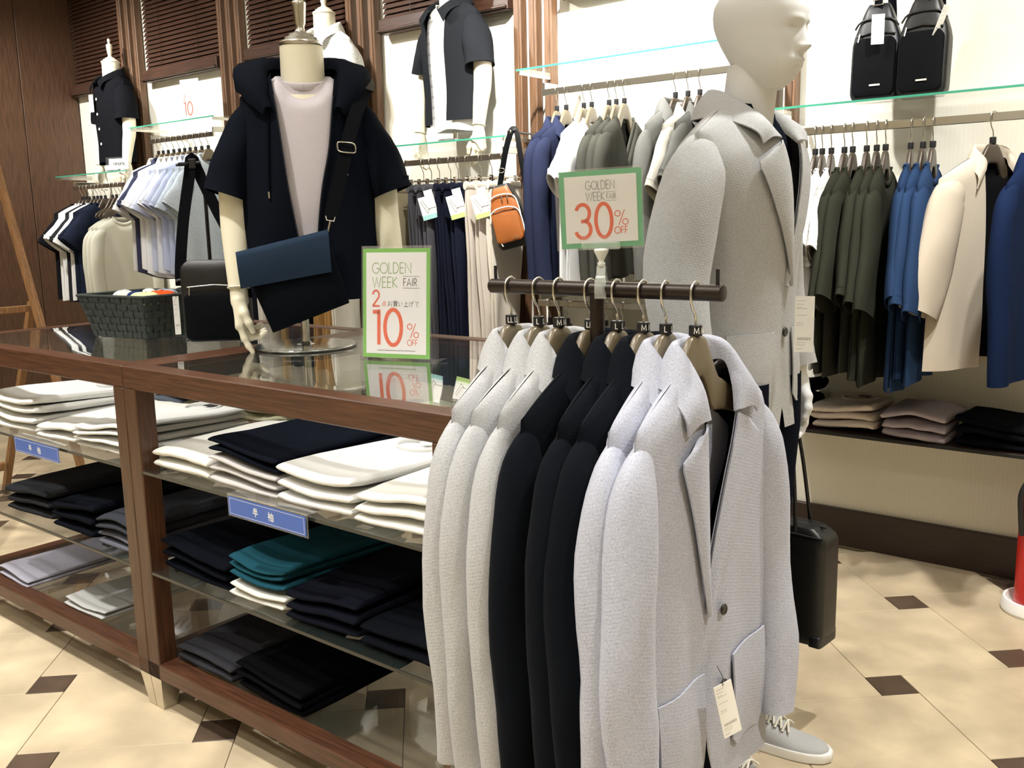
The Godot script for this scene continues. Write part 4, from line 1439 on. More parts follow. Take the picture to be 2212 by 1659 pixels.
func hooded_mannequin():
	var t := thing("torso_mannequin", "headless mannequin in navy hooded jacket on the glass table", "mannequin", at3(-2.273, TTOP, -1.807, 50))
	stand(t, 0.25, 0.150)
	var off := Vector3(0.035, 1.775 - TTOP, 0)
	neck_parts(t, off.y, true, 0.035)
	torso_bottom(t, off, 0.55)
	var tee := part(t, "t_shirt", worn_top("undershirt")["body"], cloth("d3ccd3", 0.9), Transform3D(Basis.IDENTITY, off))
	tee.set_meta("label", "pale lilac t-shirt")
	part(tee, "neckband", worn_top("undershirt")["crew"], cloth("cfc8cf", 0.9))
	var m = cloth("12161f", 0.9)
	var b := dress(t, "hoodie", m, off, "")
	b.name = "hooded_jacket"
	b.set_meta("label", "navy hooded jacket worn open")
	# hood lying round the neck
	var r1 := [Vector3(0, 0.020, -0.085), Vector3(0.080, 0.026, -0.060), Vector3(0.104, 0.010, 0.010), Vector3(0.098, -0.045, 0.074), Vector3(0.088, -0.105, 0.112)]
	var r2 := [Vector3(0, 0.058, -0.105), Vector3(0.092, 0.056, -0.070), Vector3(0.118, 0.030, 0.012), Vector3(0.114, -0.024, 0.090), Vector3(0.094, -0.098, 0.122)]
	var r3 := [Vector3(0, 0.030, -0.160), Vector3(0.135, 0.030, -0.105), Vector3(0.186, 0.012, 0.004), Vector3(0.152, -0.040, 0.098), Vector3(0.104, -0.104, 0.126)]
	var r4 := [Vector3(0, -0.050, -0.175), Vector3(0.138, -0.040, -0.115), Vector3(0.180, -0.040, 0.004), Vector3(0.154, -0.078, 0.092), Vector3(0.112, -0.122, 0.118)]
	part(b, "hood", rumple(around([r1, r2, r3, r4], 0.006, 60), 0.009), m)
	var o: Dictionary = worn_top("hoodie")["o"]
	for s in [-1.0, 1.0]:
		var g := Geo.new()
		var P := []
		for i in 9:
			var a := i / 8.0
			var q := front_at(o, s * lerpf(0.098, 0.110, a), lerpf(-0.105, -0.33 if s < 0 else -0.27, a))
			P.append(q + Vector3(0, 0, 0.007))
		g.tube(P, 0.0034, 8)
		var st := part(b, "drawstring", g, cloth("0c0f18"))
		g = Geo.new()
		var e: Vector3 = P[8]
		g.tube([e + Vector3(0, 0.002, 0), e + Vector3(0, -0.018, 0)], 0.0027, 8)
		part(b, "metal_tip", g, M["chrome"])
		# zip tape along the opening
		g = Geo.new()
		P = []
		for i in 25:
			var v := 0.10 + 0.88 * i / 24.0
			var xe: float = cr(o.open if s > 0 else o.open2, v)
			var q := g_point(o, 0.1, s, v, true, s * (xe + 0.002))
			P.append(q + Vector3(0, 0, 0.006))
		g.tube(P, 0.0022, 6)
		part(b, "zip_teeth", g, M["zip_dark"])
	forearm(t, -1.0, off, true, -0.01)
	forearm(t, 1.0, off, false, 0.01)
	# the shoulder bag: strap over the shoulder, fold-over body on the hip
	var c := thing("fold_over_bag", "navy fold over shoulder bag hanging across the hooded mannequin", "bag", at3(-2.273, TTOP, -1.807, 50))
	var bag := func(x, y): return Vector3(x, y - TTOP, 0.150 + (x - 0.0) * -0.06)
	var q := [bag.call(-0.165, 1.268), bag.call(0.080, 1.324), bag.call(0.132, 1.128), bag.call(-0.086, 1.052)]
	var g := Geo.new()
	var rings := []
	for i in 13:
		var a := i / 12.0
		var L: Vector3 = q[0].lerp(q[3], a)
		var R: Vector3 = q[1].lerp(q[2], a)
		var th := 0.022 * pow(sin(PI * clampf(0.08 + 0.86 * a, 0, 1)), 0.5)
		var r := PackedVector3Array()
		for j in 24:
			var an := TAU * j / 24
			var ca := signf(cos(an)) * pow(absf(cos(an)), 0.35)
			var p: Vector3 = L.lerp(R, 0.5 + 0.5 * ca)
			p.z += th * signf(sin(an)) * pow(absf(sin(an)), 0.6)
			r.append(p)
		rings.append(r)
	g.grid(rings, true)
	g.fan(rings[12])
	g.fan(rings[0], true)
	part(c, "body", g, cloth("0f1217", 0.85))
	g = Geo.new()
	var P := []
	for i in 11:
		var a := i / 10.0
		var r := PackedVector3Array()
		for j in 13:
			var s := j / 12.0
			var base: Vector3 = (q[0] + Vector3(-0.004, 0.004, 0)).lerp(q[1] + Vector3(0.003, 0.004, 0), s)
			var dn: Vector3 = Vector3(0.006, -0.090, 0).lerp(Vector3(0.003, -0.108, 0), s)
			var p := base + dn * maxf(0.0, (a - 0.2) / 0.8)
			p.z += lerpf(-0.012, 0.027, clampf(a / 0.2, 0, 1)) + 0.008 * sin(PI * a) + 0.003 * fn.get_noise_2d(s * 120.0, a * 120.0)
			p.y += 0.006 * sin(PI * clampf(a / 0.4, 0, 1))
			r.append(p)
		P.append(r)
	g.sheet(P, 0.004)
	part(c, "flap", g, cloth("2a384b", 0.9))
	g = Geo.new()
	var sp := [Vector3(0.150, 1.700 - TTOP, -0.11), Vector3(0.200, 1.762 - TTOP, -0.02), Vector3(0.212, 1.735 - TTOP, 0.06), Vector3(0.178, 1.66 - TTOP, 0.128), Vector3(0.145, 1.56 - TTOP, 0.150), Vector3(0.118, 1.46 - TTOP, 0.152), Vector3(0.090, 1.365 - TTOP, 0.150)]
	var Q := []
	for i in 25:
		var p: Vector3 = cr(sp, i / 24.0)
		var d: Vector3 = (cr(sp, minf(1, i / 24.0 + 0.02)) - cr(sp, maxf(0, i / 24.0 - 0.02))).normalized()
		var side := d.cross(Vector3(0.1, 0.25, 1)).normalized() * 0.019
		Q.append(PackedVector3Array([p - side, p - side * 0.33, p + side * 0.33, p + side]))
	g.sheet(Q, 0.0025)
	var st := part(c, "strap", g, M["webbing"])
	g = Geo.new()
	var pad := []
	for i in 9:
		var p: Vector3 = cr(sp, 0.16 + 0.2 * i / 8.0)
		var d: Vector3 = (cr(sp, 0.18 + 0.2 * i / 8.0) - cr(sp, 0.14 + 0.2 * i / 8.0)).normalized()
		var side := d.cross(Vector3(0.1, 0.5, 1)).normalized() * 0.023
		var up := side.cross(d).normalized() * 0.005
		pad.append(PackedVector3Array([p - side + up, p - side * 0.33 + up, p + side * 0.33 + up, p + side + up]))
	g.sheet(pad, 0.005)
	part(st, "shoulder_pad", g, M["leather"])
	g = Geo.new()
	var bk: Vector3 = cr(sp, 0.665)
	var ring := []
	for k in 17:
		var a := TAU * k / 16.0
		ring.append(bk + Vector3(0.025 * signf(cos(a)) * pow(absf(cos(a)), 0.5), 0.014 * signf(sin(a)) * pow(absf(sin(a)), 0.5) - 0.004 * cos(a), 0.006))
	g.tube(ring, 0.0022, 6, Vector3.ZERO, false)
	part(st, "buckle", g, M["chrome"])
	g = Geo.new()
	var e: Vector3 = sp[6]
	g.tube([e + Vector3(-0.012, 0.010, 0.004), e + Vector3(-0.010, -0.002, 0.006), e + Vector3(0.010, -0.006, 0.006), e + Vector3(0.014, 0.006, 0.004)], 0.002, 6)
	g.tube([e + Vector3(0, -0.004, 0.006), e + Vector3(-0.008, -0.034, 0.002)], 0.003, 6)
	part(st, "snap_hook", g, M["chrome"])

func wall_torso(x: float, z: float, y: float, turn: float, label: String, kind: String, m, collar: String, under, bend: float):
	var t := thing("torso_mannequin", label, "mannequin", at3(x, y, z, turn), "headless torsos on the wall shelves")
	stand(t, 0.12, 0.09)
	var off := Vector3(0, 0.655, 0)
	neck_parts(t, off.y, false)
	torso_bottom(t, off, 0.56)
	if under:
		var u := part(t, "t_shirt", worn_top("undershirt")["body"], under, Transform3D(Basis.from_scale(Vector3(0.90, 1, 0.97)), off))
		part(u, "neckband", worn_top("undershirt")["crew"], under)
	var b := dress(t, kind, m, off, collar)
	b.name = "shirt"
	b.set_meta("label", "shirt worn by the torso")
	forearm(t, -1.0, off, false)
	forearm(t, 1.0, off, false)
	if kind == "polo":
		var o: Dictionary = worn_top("polo")["o"]
		for yy in [-0.17, -0.27, -0.37, -0.47]:
			part(b, "button", jacket_meshes("hung0")["button"], M["white"], Transform3D(Basis.IDENTITY, front_at(o, 0.0, yy) + Vector3(0, 0, 0.003)))

func torsos():
	wall_torso(-3.25, -3.585, 1.745, -8, "wall torso in dark charcoal shirt over white striped tee", "open_shirt", cloth("26282c", 0.85), "collar", M["stripes"], 0.0)
	wall_torso(-4.19, -3.585, 1.745, 4, "wall torso in white floral shirt behind the hooded mannequin", "polo", M["floral"], "collar", null, 0.0)
	wall_torso(-6.46, -3.585, 1.755, -6, "wall torso in black short sleeved polo by the wood wall", "polo", cloth("15161a", 0.85), "collar", null, 0.0)
	price_tag("white price tag on the black polo torso", Transform3D(Basis(Vector3.UP, deg_to_rad(20)), Vector3(-6.50, 2.27, -3.44)), 0.036, 0.115, false)

# ---- the standing figure beside the rack
func head_mesh() -> ArrayMesh:
	# x to its left and right, z to the face, y from the chin up
	var g := Geo.new()
	var P := []
	var front := [0.050, 0.078, 0.0905, 0.0925, 0.0955, 0.0985, 0.1020, 0.1015, 0.0930, 0.0700, 0.0200]
	var back := [-0.030, -0.045, -0.058, -0.072, -0.086, -0.098, -0.106, -0.108, -0.102, -0.080, -0.0200]
	var wide := [0.032, 0.050, 0.0585, 0.064, 0.068, 0.0715, 0.0745, 0.0755, 0.0720, 0.0560, 0.0140]
	var nv := 60
	for i in nv + 1:
		var t := float(i) / nv
		var y := 0.235 * (1.0 - pow(1.0 - t, 1.35))
		if t < 0.001: y = 0.0
		var tt := y / 0.235
		var zf: float = cr(front, tt)
		var zb: float = cr(back, tt)
		var w: float = cr(wide, tt)
		var c := (zf + zb) * 0.5
		var r := PackedVector3Array()
		for j in 72:
			var a := TAU * j / 72
			var ca := cos(a)
			var sa := sin(a)
			var x := w * signf(ca) * pow(absf(ca), 0.88)
			var z := c + ((zf - c) if sa > 0 else (c - zb)) * signf(sa) * pow(absf(sa), 0.88)
			if sa > 0.0:
				var ax := absf(x)
				# nose: ridge from the brow, tip at about 0.088
				var ny := clampf((y - 0.078) / 0.048, 0.0, 1.0)
				var nose := 0.0
				if y > 0.070 and y < 0.130: nose = 0.021 * smoothstep(0.066, 0.083, y) * pow(1.0 - ny, 1.1) + 0.003 * (1.0 - ny)
				z += nose * exp(-pow(ax / lerpf(0.0125, 0.008, ny), 2))
				z += 0.006 * exp(-pow((ax - 0.012) / 0.006, 2)) * exp(-pow((y - 0.079) / 0.007, 2))
				# lips and chin
				z += 0.0085 * exp(-pow(ax / 0.020, 2)) * exp(-pow((y - 0.055) / 0.0055, 2))
				z += 0.0075 * exp(-pow(ax / 0.018, 2)) * exp(-pow((y - 0.043) / 0.0060, 2))
				z -= 0.0040 * exp(-pow(ax / 0.022, 2)) * exp(-pow((y - 0.0492) / 0.0022, 2))
				z -= 0.0050 * exp(-pow(ax / 0.024, 2)) * exp(-pow((y - 0.032) / 0.007, 2))
				z += 0.0050 * exp(-pow(ax / 0.020, 2)) * exp(-pow((y - 0.016) / 0.010, 2))
				# eye sockets and brow
				z -= 0.0100 * exp(-pow((ax - 0.032) / 0.015, 2)) * exp(-pow((y - 0.118) / 0.011, 2))
				z += 0.0045 * exp(-pow((ax - 0.030) / 0.012, 2)) * exp(-pow((y - 0.114) / 0.006, 2))
				z += 0.0035 * exp(-pow((ax - 0.026) / 0.022, 2)) * exp(-pow((y - 0.136) / 0.008, 2))
			r.append(Vector3(x, y, z))
		P.append(r)
	g.grid(P, true)
	g.fan(P[0], true)
	g.fan(P[nv])
	# neck
	var N := []
	for q in [[0.055, 0.052, 0.056, -0.018], [0.02, 0.054, 0.058, -0.020], [-0.03, 0.056, 0.058, -0.026], [-0.075, 0.060, 0.061, -0.034], [-0.105, 0.072, 0.066, -0.040], [-0.135, 0.100, 0.074, -0.044], [-0.165, 0.130, 0.082, -0.046]]:
		var r := PackedVector3Array()
		for j in 40:
			var a := TAU * j / 40
			r.append(Vector3(cos(a) * q[1], q[0], q[3] + sin(a) * q[2]))
		N.append(r)
	g.grid(N, true, true)
	return g.mesh()

func standing_figure():
	var X := -0.975
	var Z := -2.045
	var t := thing("standing_mannequin", "pale full mannequin with head in grey jacket behind the rack", "mannequin", at3(X, 0, Z, 90))
	part(t, "head", head_mesh(), M["mannequin"], at3(0, 1.622, 0.035, 0))
	var off := Vector3(0, 1.592, -0.01)
	jacket_parts_worn(t, off)
	# trousers
	var tr := Geo.new()
	for s in [-1.0, 1.0]:
		var P := []
		for q in [[0.98, 0.085, 0.090, 0.110], [0.86, 0.092, 0.096, 0.108], [0.76, 0.095, 0.086, 0.098], [0.60, 0.098, 0.078, 0.086], [0.44, 0.098, 0.070, 0.076], [0.26, 0.096, 0.066, 0.072], [0.12, 0.094, 0.060, 0.068]]:
			var r := PackedVector3Array()
			for j in 26:
				var a := TAU * j / 26
				var w := 1.0 + 0.05 * fn.get_noise_3d(cos(a) * 60.0, q[0] * 180.0, sin(a) * 60.0 + s * 50.0)
				r.append(Vector3(s * q[1] + cos(a) * q[2] * w, q[0], 0.0 + sin(a) * q[3] * w))
			P.append(r)
		tr.grid(P, true, true)
	part(t, "trousers", tr, cloth("131722", 0.9))
	for s in [-1.0, 1.0]:
		var g := Geo.new()
		g.tube([Vector3(s * 0.094, 0.16, 0), Vector3(s * 0.094, 0.075, 0.005)], [0.036, 0.040], 18)
		part(t, "ankle", g, M["mannequin"])
		sneaker(X, Z, s)

func jacket_parts_worn(t: Node, off: Vector3):
	var d := jacket_meshes("worn0")
	var o: Dictionary = d["o"]
	var x := Transform3D(Basis.IDENTITY, off)
	var m = M["jacket_worn"]
	var b := part(t, "jacket", d["body"], m, x)
	b.set_meta("label", "pale grey tailored jacket")
	part(b, "lining", d["lining"], M["lining_dark"])
	part(b, "collar", d["collar"], m)
	for s in ["-1", "1"]:
		part(b, "lapel", d["lapel" + s], m)
		part(b, "sleeve", d["sleeve" + s], m)
		part(b, "patch_pocket", d["pocket" + s], m)
	for q in d["buttons"]: part(b, "button", d["button"], M["horn"], Transform3D(Basis.from_scale(Vector3.ONE * 1.15), q))
	var tee := part(t, "dark_tee", worn_top("undershirt")["body"], cloth("141922", 0.9), Transform3D(Basis.from_scale(Vector3(0.93, 1, 0.96)), off + Vector3(0, 0.006, 0)))
	part(tee, "neckband", worn_top("undershirt")["crew"], cloth("141922", 0.9))
	for s in [-1.0, 1.0]:
		part(t, "hand", hand_mesh(false), M["mannequin"], Transform3D(Basis(Vector3.UP, deg_to_rad(-90.0 if s < 0 else 90.0)) * Basis.from_scale(Vector3(1 if s < 0 else -1, 1, 1)), off + Vector3(s * 0.250, -0.640, 0.045)))

func sneaker(X: float, Z: float, s: float):
	# shoe axes: z to the toe
	var t := thing("sneaker", "pale grey canvas sneaker on the mannequin's %s foot" % ("nearer" if s < 0 else "farther"), "sneaker", Transform3D(Basis(Vector3.UP, deg_to_rad(90.0 + s * 9.0)), Vector3(X + 0.01, 0, Z - s * 0.098)), "pair of sneakers on the mannequin")
	var out := [[-0.095, 0.022], [-0.085, 0.031], [-0.05, 0.035], [0.0, 0.037], [0.06, 0.043], [0.11, 0.047], [0.15, 0.043], [0.18, 0.030], [0.194, 0.012]]
	var g := Geo.new()
	var P := []
	for h in [[0.0, 0.98], [0.004, 1.03], [0.022, 1.03], [0.026, 1.0]]:
		var r := PackedVector3Array()
		for q in out: r.append(Vector3(q[1] * h[1], h[0], q[0] * h[1]))
		for i in range(out.size() - 1, -1, -1): r.append(Vector3(-out[i][1] * h[1], h[0], out[i][0] * h[1]))
		P.append(r)
	g.grid(P, true, true)
	g.fan(P[0])
	g.fan(P[3], true)
	part(t, "sole", g, M["white"])
	g = Geo.new()
	P = []
	var prof := [[-0.094, 0.030, 0.095], [-0.080, 0.034, 0.098], [-0.03, 0.034, 0.090], [0.02, 0.037, 0.086], [0.07, 0.042, 0.068], [0.11, 0.044, 0.052], [0.15, 0.040, 0.044], [0.178, 0.028, 0.038], [0.191, 0.008, 0.030]]
	for i in 25:
		var f := i / 24.0
		var zz: float = cr(prof.map(func(q): return q[0]), f)
		var ww: float = cr(prof.map(func(q): return q[1]), f)
		var hh: float = cr(prof.map(func(q): return q[2]), f)
		var r := PackedVector3Array()
		for j in 15:
			var a := PI * j / 14.0
			r.append(Vector3(cos(a) * ww, 0.024 + sin(a) * (hh - 0.024) * (1.0 if absf(cos(a)) > 0.01 else 1.0), zz))
		P.append(r)
	g.grid(P, false)
	part(t, "upper", g, cloth("bcbcbd", 0.9))
	g = Geo.new()
	P = []
	for i in 9:
		var f := i / 8.0
		var zz := lerpf(-0.005, 0.085, f)
		P.append(PackedVector3Array([Vector3(-0.017, lerpf(0.104, 0.066, f), zz), Vector3(0, lerpf(0.108, 0.070, f), zz + 0.004), Vector3(0.017, lerpf(0.104, 0.066, f), zz)]))
	g.sheet(P, 0.003, true)
	part(t, "tongue", g, cloth("b4b4b6", 0.9))
	for k in 5:
		var f := k / 4.0
		var zz := lerpf(0.005, 0.080, f)
		var yy := lerpf(0.100, 0.072, f)
		for sd in [-1.0, 1.0]:
			g = Geo.new()
			g.tube(bez([Vector3(-0.024 * sd, yy - 0.012, zz), Vector3(0, yy + 0.009, zz + 0.008), Vector3(0.025 * sd, yy - 0.010, zz + 0.016)], 8), [0.003, 0.003, 0.003, 0.003, 0.003, 0.003, 0.003, 0.003, 0.003], 6)
			part(t, "lace", g, M["lace"])
	for sd in [-1.0, 1.0]:
		g = Geo.new()
		g.tube(bez([Vector3(0, 0.112, 0.004), Vector3(0.022 * sd, 0.132, 0.010), Vector3(0.044 * sd, 0.118, 0.016), Vector3(0.026 * sd, 0.106, 0.012), Vector3(0, 0.110, 0.006)], 16), 0.0028, 6)
		g.tube(bez([Vector3(0, 0.110, 0.006), Vector3(0.020 * sd, 0.106, 0.030), Vector3(0.040 * sd, 0.075, 0.034), Vector3(0.045 * sd, 0.045, 0.040)], 12), 0.0028, 6)
		part(t, "lace_bow", g, M["lace"])

# ------------------------------------------------------------------ folded stock
func fold_mesh(w: float, d: float, h: float, sd: int, level: int, messy: float) -> ArrayMesh:
	var key := "fold%.2f %.2f %.3f %d %d %.2f" % [w, d, h, sd, level, messy]
	if cache.has(key): return cache[key]
	var g := Geo.new()
	var lift := minf(1.0, 0.25 + level * 0.3)
	var sag := func(x, z): return lift * (0.016 + messy * 0.01) * (sin((x / w + 0.15 * sd) * 3.6 + sd) * (0.55 + 0.45 * z / d) + 0.35 * sin(z / d * 4.0 + sd * 2.0))
	for layer in 1:
		var P := []
		var n := 26
		var hh := h * 1.06
		var y0 := 0.0
		var dw: float = w * (0.99 if layer == 0 else 1.0)
		for i in n + 1:
			var t := float(i) / n
			var u := lerpf(-1, 1, t)
			var x := dw * 0.5 * signf(u) * (1.0 - pow(1.0 - absf(u), 1.6))
			var endr := sqrt(maxf(0.0, 1.0 - pow(absf(u), 9.0)))
			var r := PackedVector3Array()
			for j in 30:
				var a := TAU * j / 30
				var ca := cos(a)
				var sa := sin(a)
				var dd: float = d * 0.5 * (1.0 if ca > 0 else (0.97 + 0.03 * sin(x * 40.0 + sd)))
				var z := dd * signf(ca) * pow(absf(ca), 0.36)
				var y := y0 + hh * 0.5 + hh * 0.5 * signf(sa) * pow(absf(sa), 0.75) * maxf(endr, 0.06)
				y += sag.call(x, z) + maxf(0.0, lift) * 0.012
				y += fn.get_noise_3d(x * 300.0 + sd * 77.0, layer * 50.0 + level * 91.0, z * 300.0) * (0.008 + messy * 0.026)
				z += fn.get_noise_3d(x * 260.0 + sd * 17.0, layer * 90.0 + level * 31.0, 5.0) * (0.006 + messy * 0.03)
				var xx := x + fn.get_noise_3d(z * 240.0, sd * 40.0 + level * 55.0, layer * 70.0) * (0.005 + messy * 0.03)
				r.append(Vector3(xx, maxf(y, 0.0005), z))
			P.append(r)
		g.grid(P, true)
		g.fan(P[0], true)
		g.fan(P[n])
	cache[key] = g.mesh()
	return cache[key]

var pile_no := 0

func pile(x0: float, x1: float, y: float, zf: float, d: float, hexes: Array, h: float, what: String, where: String, opts := {}):
	# a pile of folded clothes, the lowest first; x0..x1 at the front edge
	pile_no += 1
	var w := absf(x1 - x0)
	var messy: float = opts.get("messy", 0.0)
	var n := hexes.size()
	for i in n:
		var tex: String = opts.get("tex", "knit")
		var m = cloth(hexes[i], 0.93, tex, 6.0 if tex == "knit" else 5.0)
		var place := ""
		if n > 1: place = "topmost" if i == n - 1 else ("lowest" if i == 0 else ["second", "third", "fourth", "fifth"][i - 1] + " from below")
		var lab := ("%s, %s in pile %s" % [what, place, where]) if n > 1 else "%s lying %s" % [what, where]
		if opts.has("whats"): lab = "%s, %s in pile %s" % [opts.whats[i], place, where]
		var t := thing("folded_shirt", lab, "folded shirt", at3((x0 + x1) * 0.5 + rng.randf_range(-0.004, 0.004), y + i * h, zf - d * 0.5 + rng.randf_range(-0.005, 0.004), opts.get("turn", 0.0) + rng.randf_range(-1.2, 1.2)), "folded clothes on the shelves")
		part(t, "body", fold_mesh(w, d, h, pile_no % 5, i, messy), m)
		if i == n - 1 and opts.get("collar", true):
			var top := h + 0.012
			var g := Geo.new()
			var ring := []
			for k in 25:
				var a := TAU * k / 24.0
				ring.append(Vector3(w * 0.02 + 0.070 * cos(a), top - 0.003 + 0.004 * sin(a + 2.6), -d * 0.30 + 0.050 * sin(a)))
			g.tube(ring, Vector2(0.0028, 0.0075), 8, Vector3(0, 1, 0), false)
			part(t, "neckband", g, m)
			part(t, "neck_label", boxg(Vector3(w * 0.02 + 0.01, top + 0.001, -d * 0.30 - 0.020), Vector3(0.045, 0.002, 0.026)), M["black_plastic"] if opts.get("label_dark", true) else M["paper"])

func shelf_label(x0: float, label: String):
	var t := thing("shelf_label", label, "label", at3(x0, 0.712, -1.277), "blue shelf labels on the display tables")
	part(t, "holder", boxg(Vector3(0.148, -0.024, 0.001), Vector3(0.302, 0.056, 0.0014)), M["acrylic"])
	part(t, "holder_hook", boxg(Vector3(0.148, 0.003, -0.014), Vector3(0.302, 0.0014, 0.03)), M["acrylic"])
	part(t, "card", boxg(Vector3(0.148, -0.025, 0.0026), Vector3(0.292, 0.046, 0.001)), M["label_blue"])
	var g := Geo.new()
	letter(g, "半", Vector2(0.098, -0.036), 0.022, 0.0026, 0.0034)
	letter(g, "袖", Vector2(0.156, -0.036), 0.022, 0.0022, 0.0034)
	g.ink([p2([0.008, -0.006, 0.288, -0.006, 0.288, -0.044, 0.008, -0.044, 0.008, -0.006])], 0.0008, 0.0034)
	part(t, "lettering", g, M["white"])

func stock():
	var W := "eeeeec"
	var F := -1.315
	# table with the mannequin, upper shelf
	pile(-2.335, -2.08, 0.707, F, 0.42, ["f0efe9", "f0efe9"], 0.030, "white folded knit", "beside the middle table post", {"collar": true})
	pile(-2.072, -1.80, 0.707, F, 0.44, ["d3d0d0", "d3d0d0", "d3d0d0", "11151e", "11151e"], 0.021, "", "in the middle of the upper shelf", {"whats": ["pale grey folded knit", "pale grey folded knit", "pale grey folded knit", "black folded knit", "black folded knit"]})
	pile(-1.790, -1.53, 0.707, F, 0.43, [W, W, W], 0.027, "white folded tee", "beside the black knits", {"label_dark": false})
	pile(-1.522, -1.27, 0.707, F, 0.43, ["f1f0ea", "f1f0ea", "f1f0ea"], 0.024, "off white folded tee", "next to the jacket rack", {})
	pile(-2.33, -2.06, 0.707, -1.85, 0.27, ["6f737f", "6f737f", "6f737f"], 0.026, "slate grey crumpled tee", "at the back of the upper shelf", {"messy": 0.8, "collar": false})
	pile(-2.04, -1.77, 0.707, -1.85, 0.27, ["ecebcf", "ecebcf", "ecebcf"], 0.026, "cream crumpled tee", "at the back behind the white tees", {"messy": 0.7, "collar": false})
	# middle shelf
	pile(-2.33, -2.03, 0.421, F, 0.42, ["0e1118", "0e1118", "0e1118"], 0.026, "black folded sweatshirt", "beside the teal pile", {"label_dark": false})
	pile(-2.015, -1.80, 0.421, F, 0.42, ["e9e8e2", "e9e8e2", "214f5e", "214f5e", "214f5e"], 0.019, "", "under the blue label", {"whats": ["white folded tee", "white folded tee", "teal folded tee", "teal folded tee", "teal folded tee"], "label_dark": false})
	pile(-1.79, -1.54, 0.421, F, 0.42, ["14161f", "14161f", "14161f"], 0.024, "dark navy folded sweatshirt", "right of the teal pile", {})
	pile(-1.53, -1.27, 0.421, F, 0.42, ["101218", "101218"], 0.024, "blackish navy folded sweatshirt", "behind the grey jacket sleeves", {})
	# bottom
	pile(-2.33, -2.07, 0.146, -1.335, 0.42, ["35353a", "35353a"], 0.025, "charcoal folded sweatshirt", "on the bottom glass beside the post", {"collar": false})
	pile(-2.05, -1.78, 0.146, -1.335, 0.40, ["0d0d10", "0d0d10", "0d0d10"], 0.022, "black folded sweatshirt", "on the bottom glass", {"collar": false})
	tag(solo("stock_card", "", "", boxg(Vector3(0, 0.0, 0), Vector3(0.055, 0.001, 0.034)), M["paper"], Transform3D(Basis(Vector3.RIGHT, 0.35) * Basis(Vector3.UP, 0.2), Vector3(-1.87, 0.250, -1.60))), "white stock card on the black sweatshirt pile", "card")
	tag(solo("stock_card", "", "", boxg(Vector3(0, 0.0, 0), Vector3(0.05, 0.001, 0.06)), M["paper"], Transform3D(Basis(Vector3.RIGHT, 0.25) * Basis(Vector3.UP, 0.5), Vector3(-2.79, 0.533, -1.52))), "white stock card on the black jackets beside the post", "card")
	# table with the basket, upper shelf
	pile(-3.34, -3.03, 0.707, F, 0.44, [W, W, W, W], 0.026, "white folded polo", "at the basket table's far end", {})
	pile(-3.02, -2.78, 0.707, F, 0.44, ["f2f1ec", "f2f1ec"], 0.026, "white folded knit", "between the two white piles", {"collar": false})
	pile(-2.77, -2.49, 0.707, F, 0.44, [W, W, W, W], 0.018, "white folded tee", "left of the middle post", {})
	pile(-3.33, -3.08, 0.707, -1.87, 0.27, ["7b8494", "8089a0"], 0.030, "blue grey crumpled tee", "at the back of the basket table", {"messy": 0.8, "collar": false})
	pile(-3.06, -2.82, 0.707, -1.87, 0.27, ["b5ad96", "b5ad96"], 0.030, "beige crumpled tee", "at the back of the basket table", {"messy": 0.9, "collar": false})
	pile(-2.80, -2.48, 0.707, -1.87, 0.27, ["e6e3c4", "e6e3c4"], 0.030, "pale yellow crumpled tee", "at the back of the basket table", {"messy": 0.9, "collar": false})
	# middle
	pile(-3.30, -3.00, 0.421, F, 0.44, ["2a2b2f", "2a2b2f", "2a2b2f"], 0.030, "charcoal folded jacket", "at the far end of the middle shelf", {})
	pile(-2.96, -2.70, 0.421, F + 0.01, 0.44, ["11141b", "11141b", "11141b"], 0.030, "black folded jacket", "beside the heather grey pile", {"label_dark": false})
	pile(-2.69, -2.47, 0.421, F, 0.40, ["7d7f8c", "7d7f8c", "4b4e57", "4b4e57"], 0.021, "", "left of the middle post", {"whats": ["lilac melange folded tee", "lilac melange folded tee", "dark melange folded tee", "dark melange folded tee"], "tex": "melange", "label_dark": false})
	# bottom
	pile(-3.46, -3.24, 0.146, -1.33, 0.40, ["a9a8b6", "a9a8b6"], 0.014, "lilac grey folded tee", "on the basket table bottom", {})
	pile(-2.99, -2.75, 0.146, -1.335, 0.40, ["c2c3c3", "c2c3c3"], 0.014, "light grey folded tee", "on the bottom near the middle post", {"collar": false})
	shelf_label(-1.936, "blue short sleeve label under the pale grey knits")
	shelf_label(-3.088, "blue short sleeve label under the white polos")
	# low wall shelf
	pile(-1.50, -1.39, 0.539, -3.49, 0.22, ["0d0d10", "0d0d10", "0d0d10"], 0.05, "black crumpled sweater", "on the low wall shelf behind the mannequin", {"messy": 0.6, "collar": false})
	pile(-1.365, -1.125, 0.539, -3.475, 0.26, ["e3d6cd", "e3d6cd", "e3d6cd"], 0.030, "cream pink folded tee", "on the low wall shelf", {"messy": 0.5, "collar": true})
	pile(-1.095, -0.87, 0.539, -3.475, 0.26, ["bfb4be", "bfb4be", "bfb4be"], 0.030, "lilac folded tee", "on the low wall shelf", {"messy": 0.6, "collar": false})
	pile(-0.845, -0.58, 0.539, -3.475, 0.26, ["101116", "101116", "101116"], 0.030, "black folded tee", "on the low wall shelf", {"messy": 0.2, "collar": false})

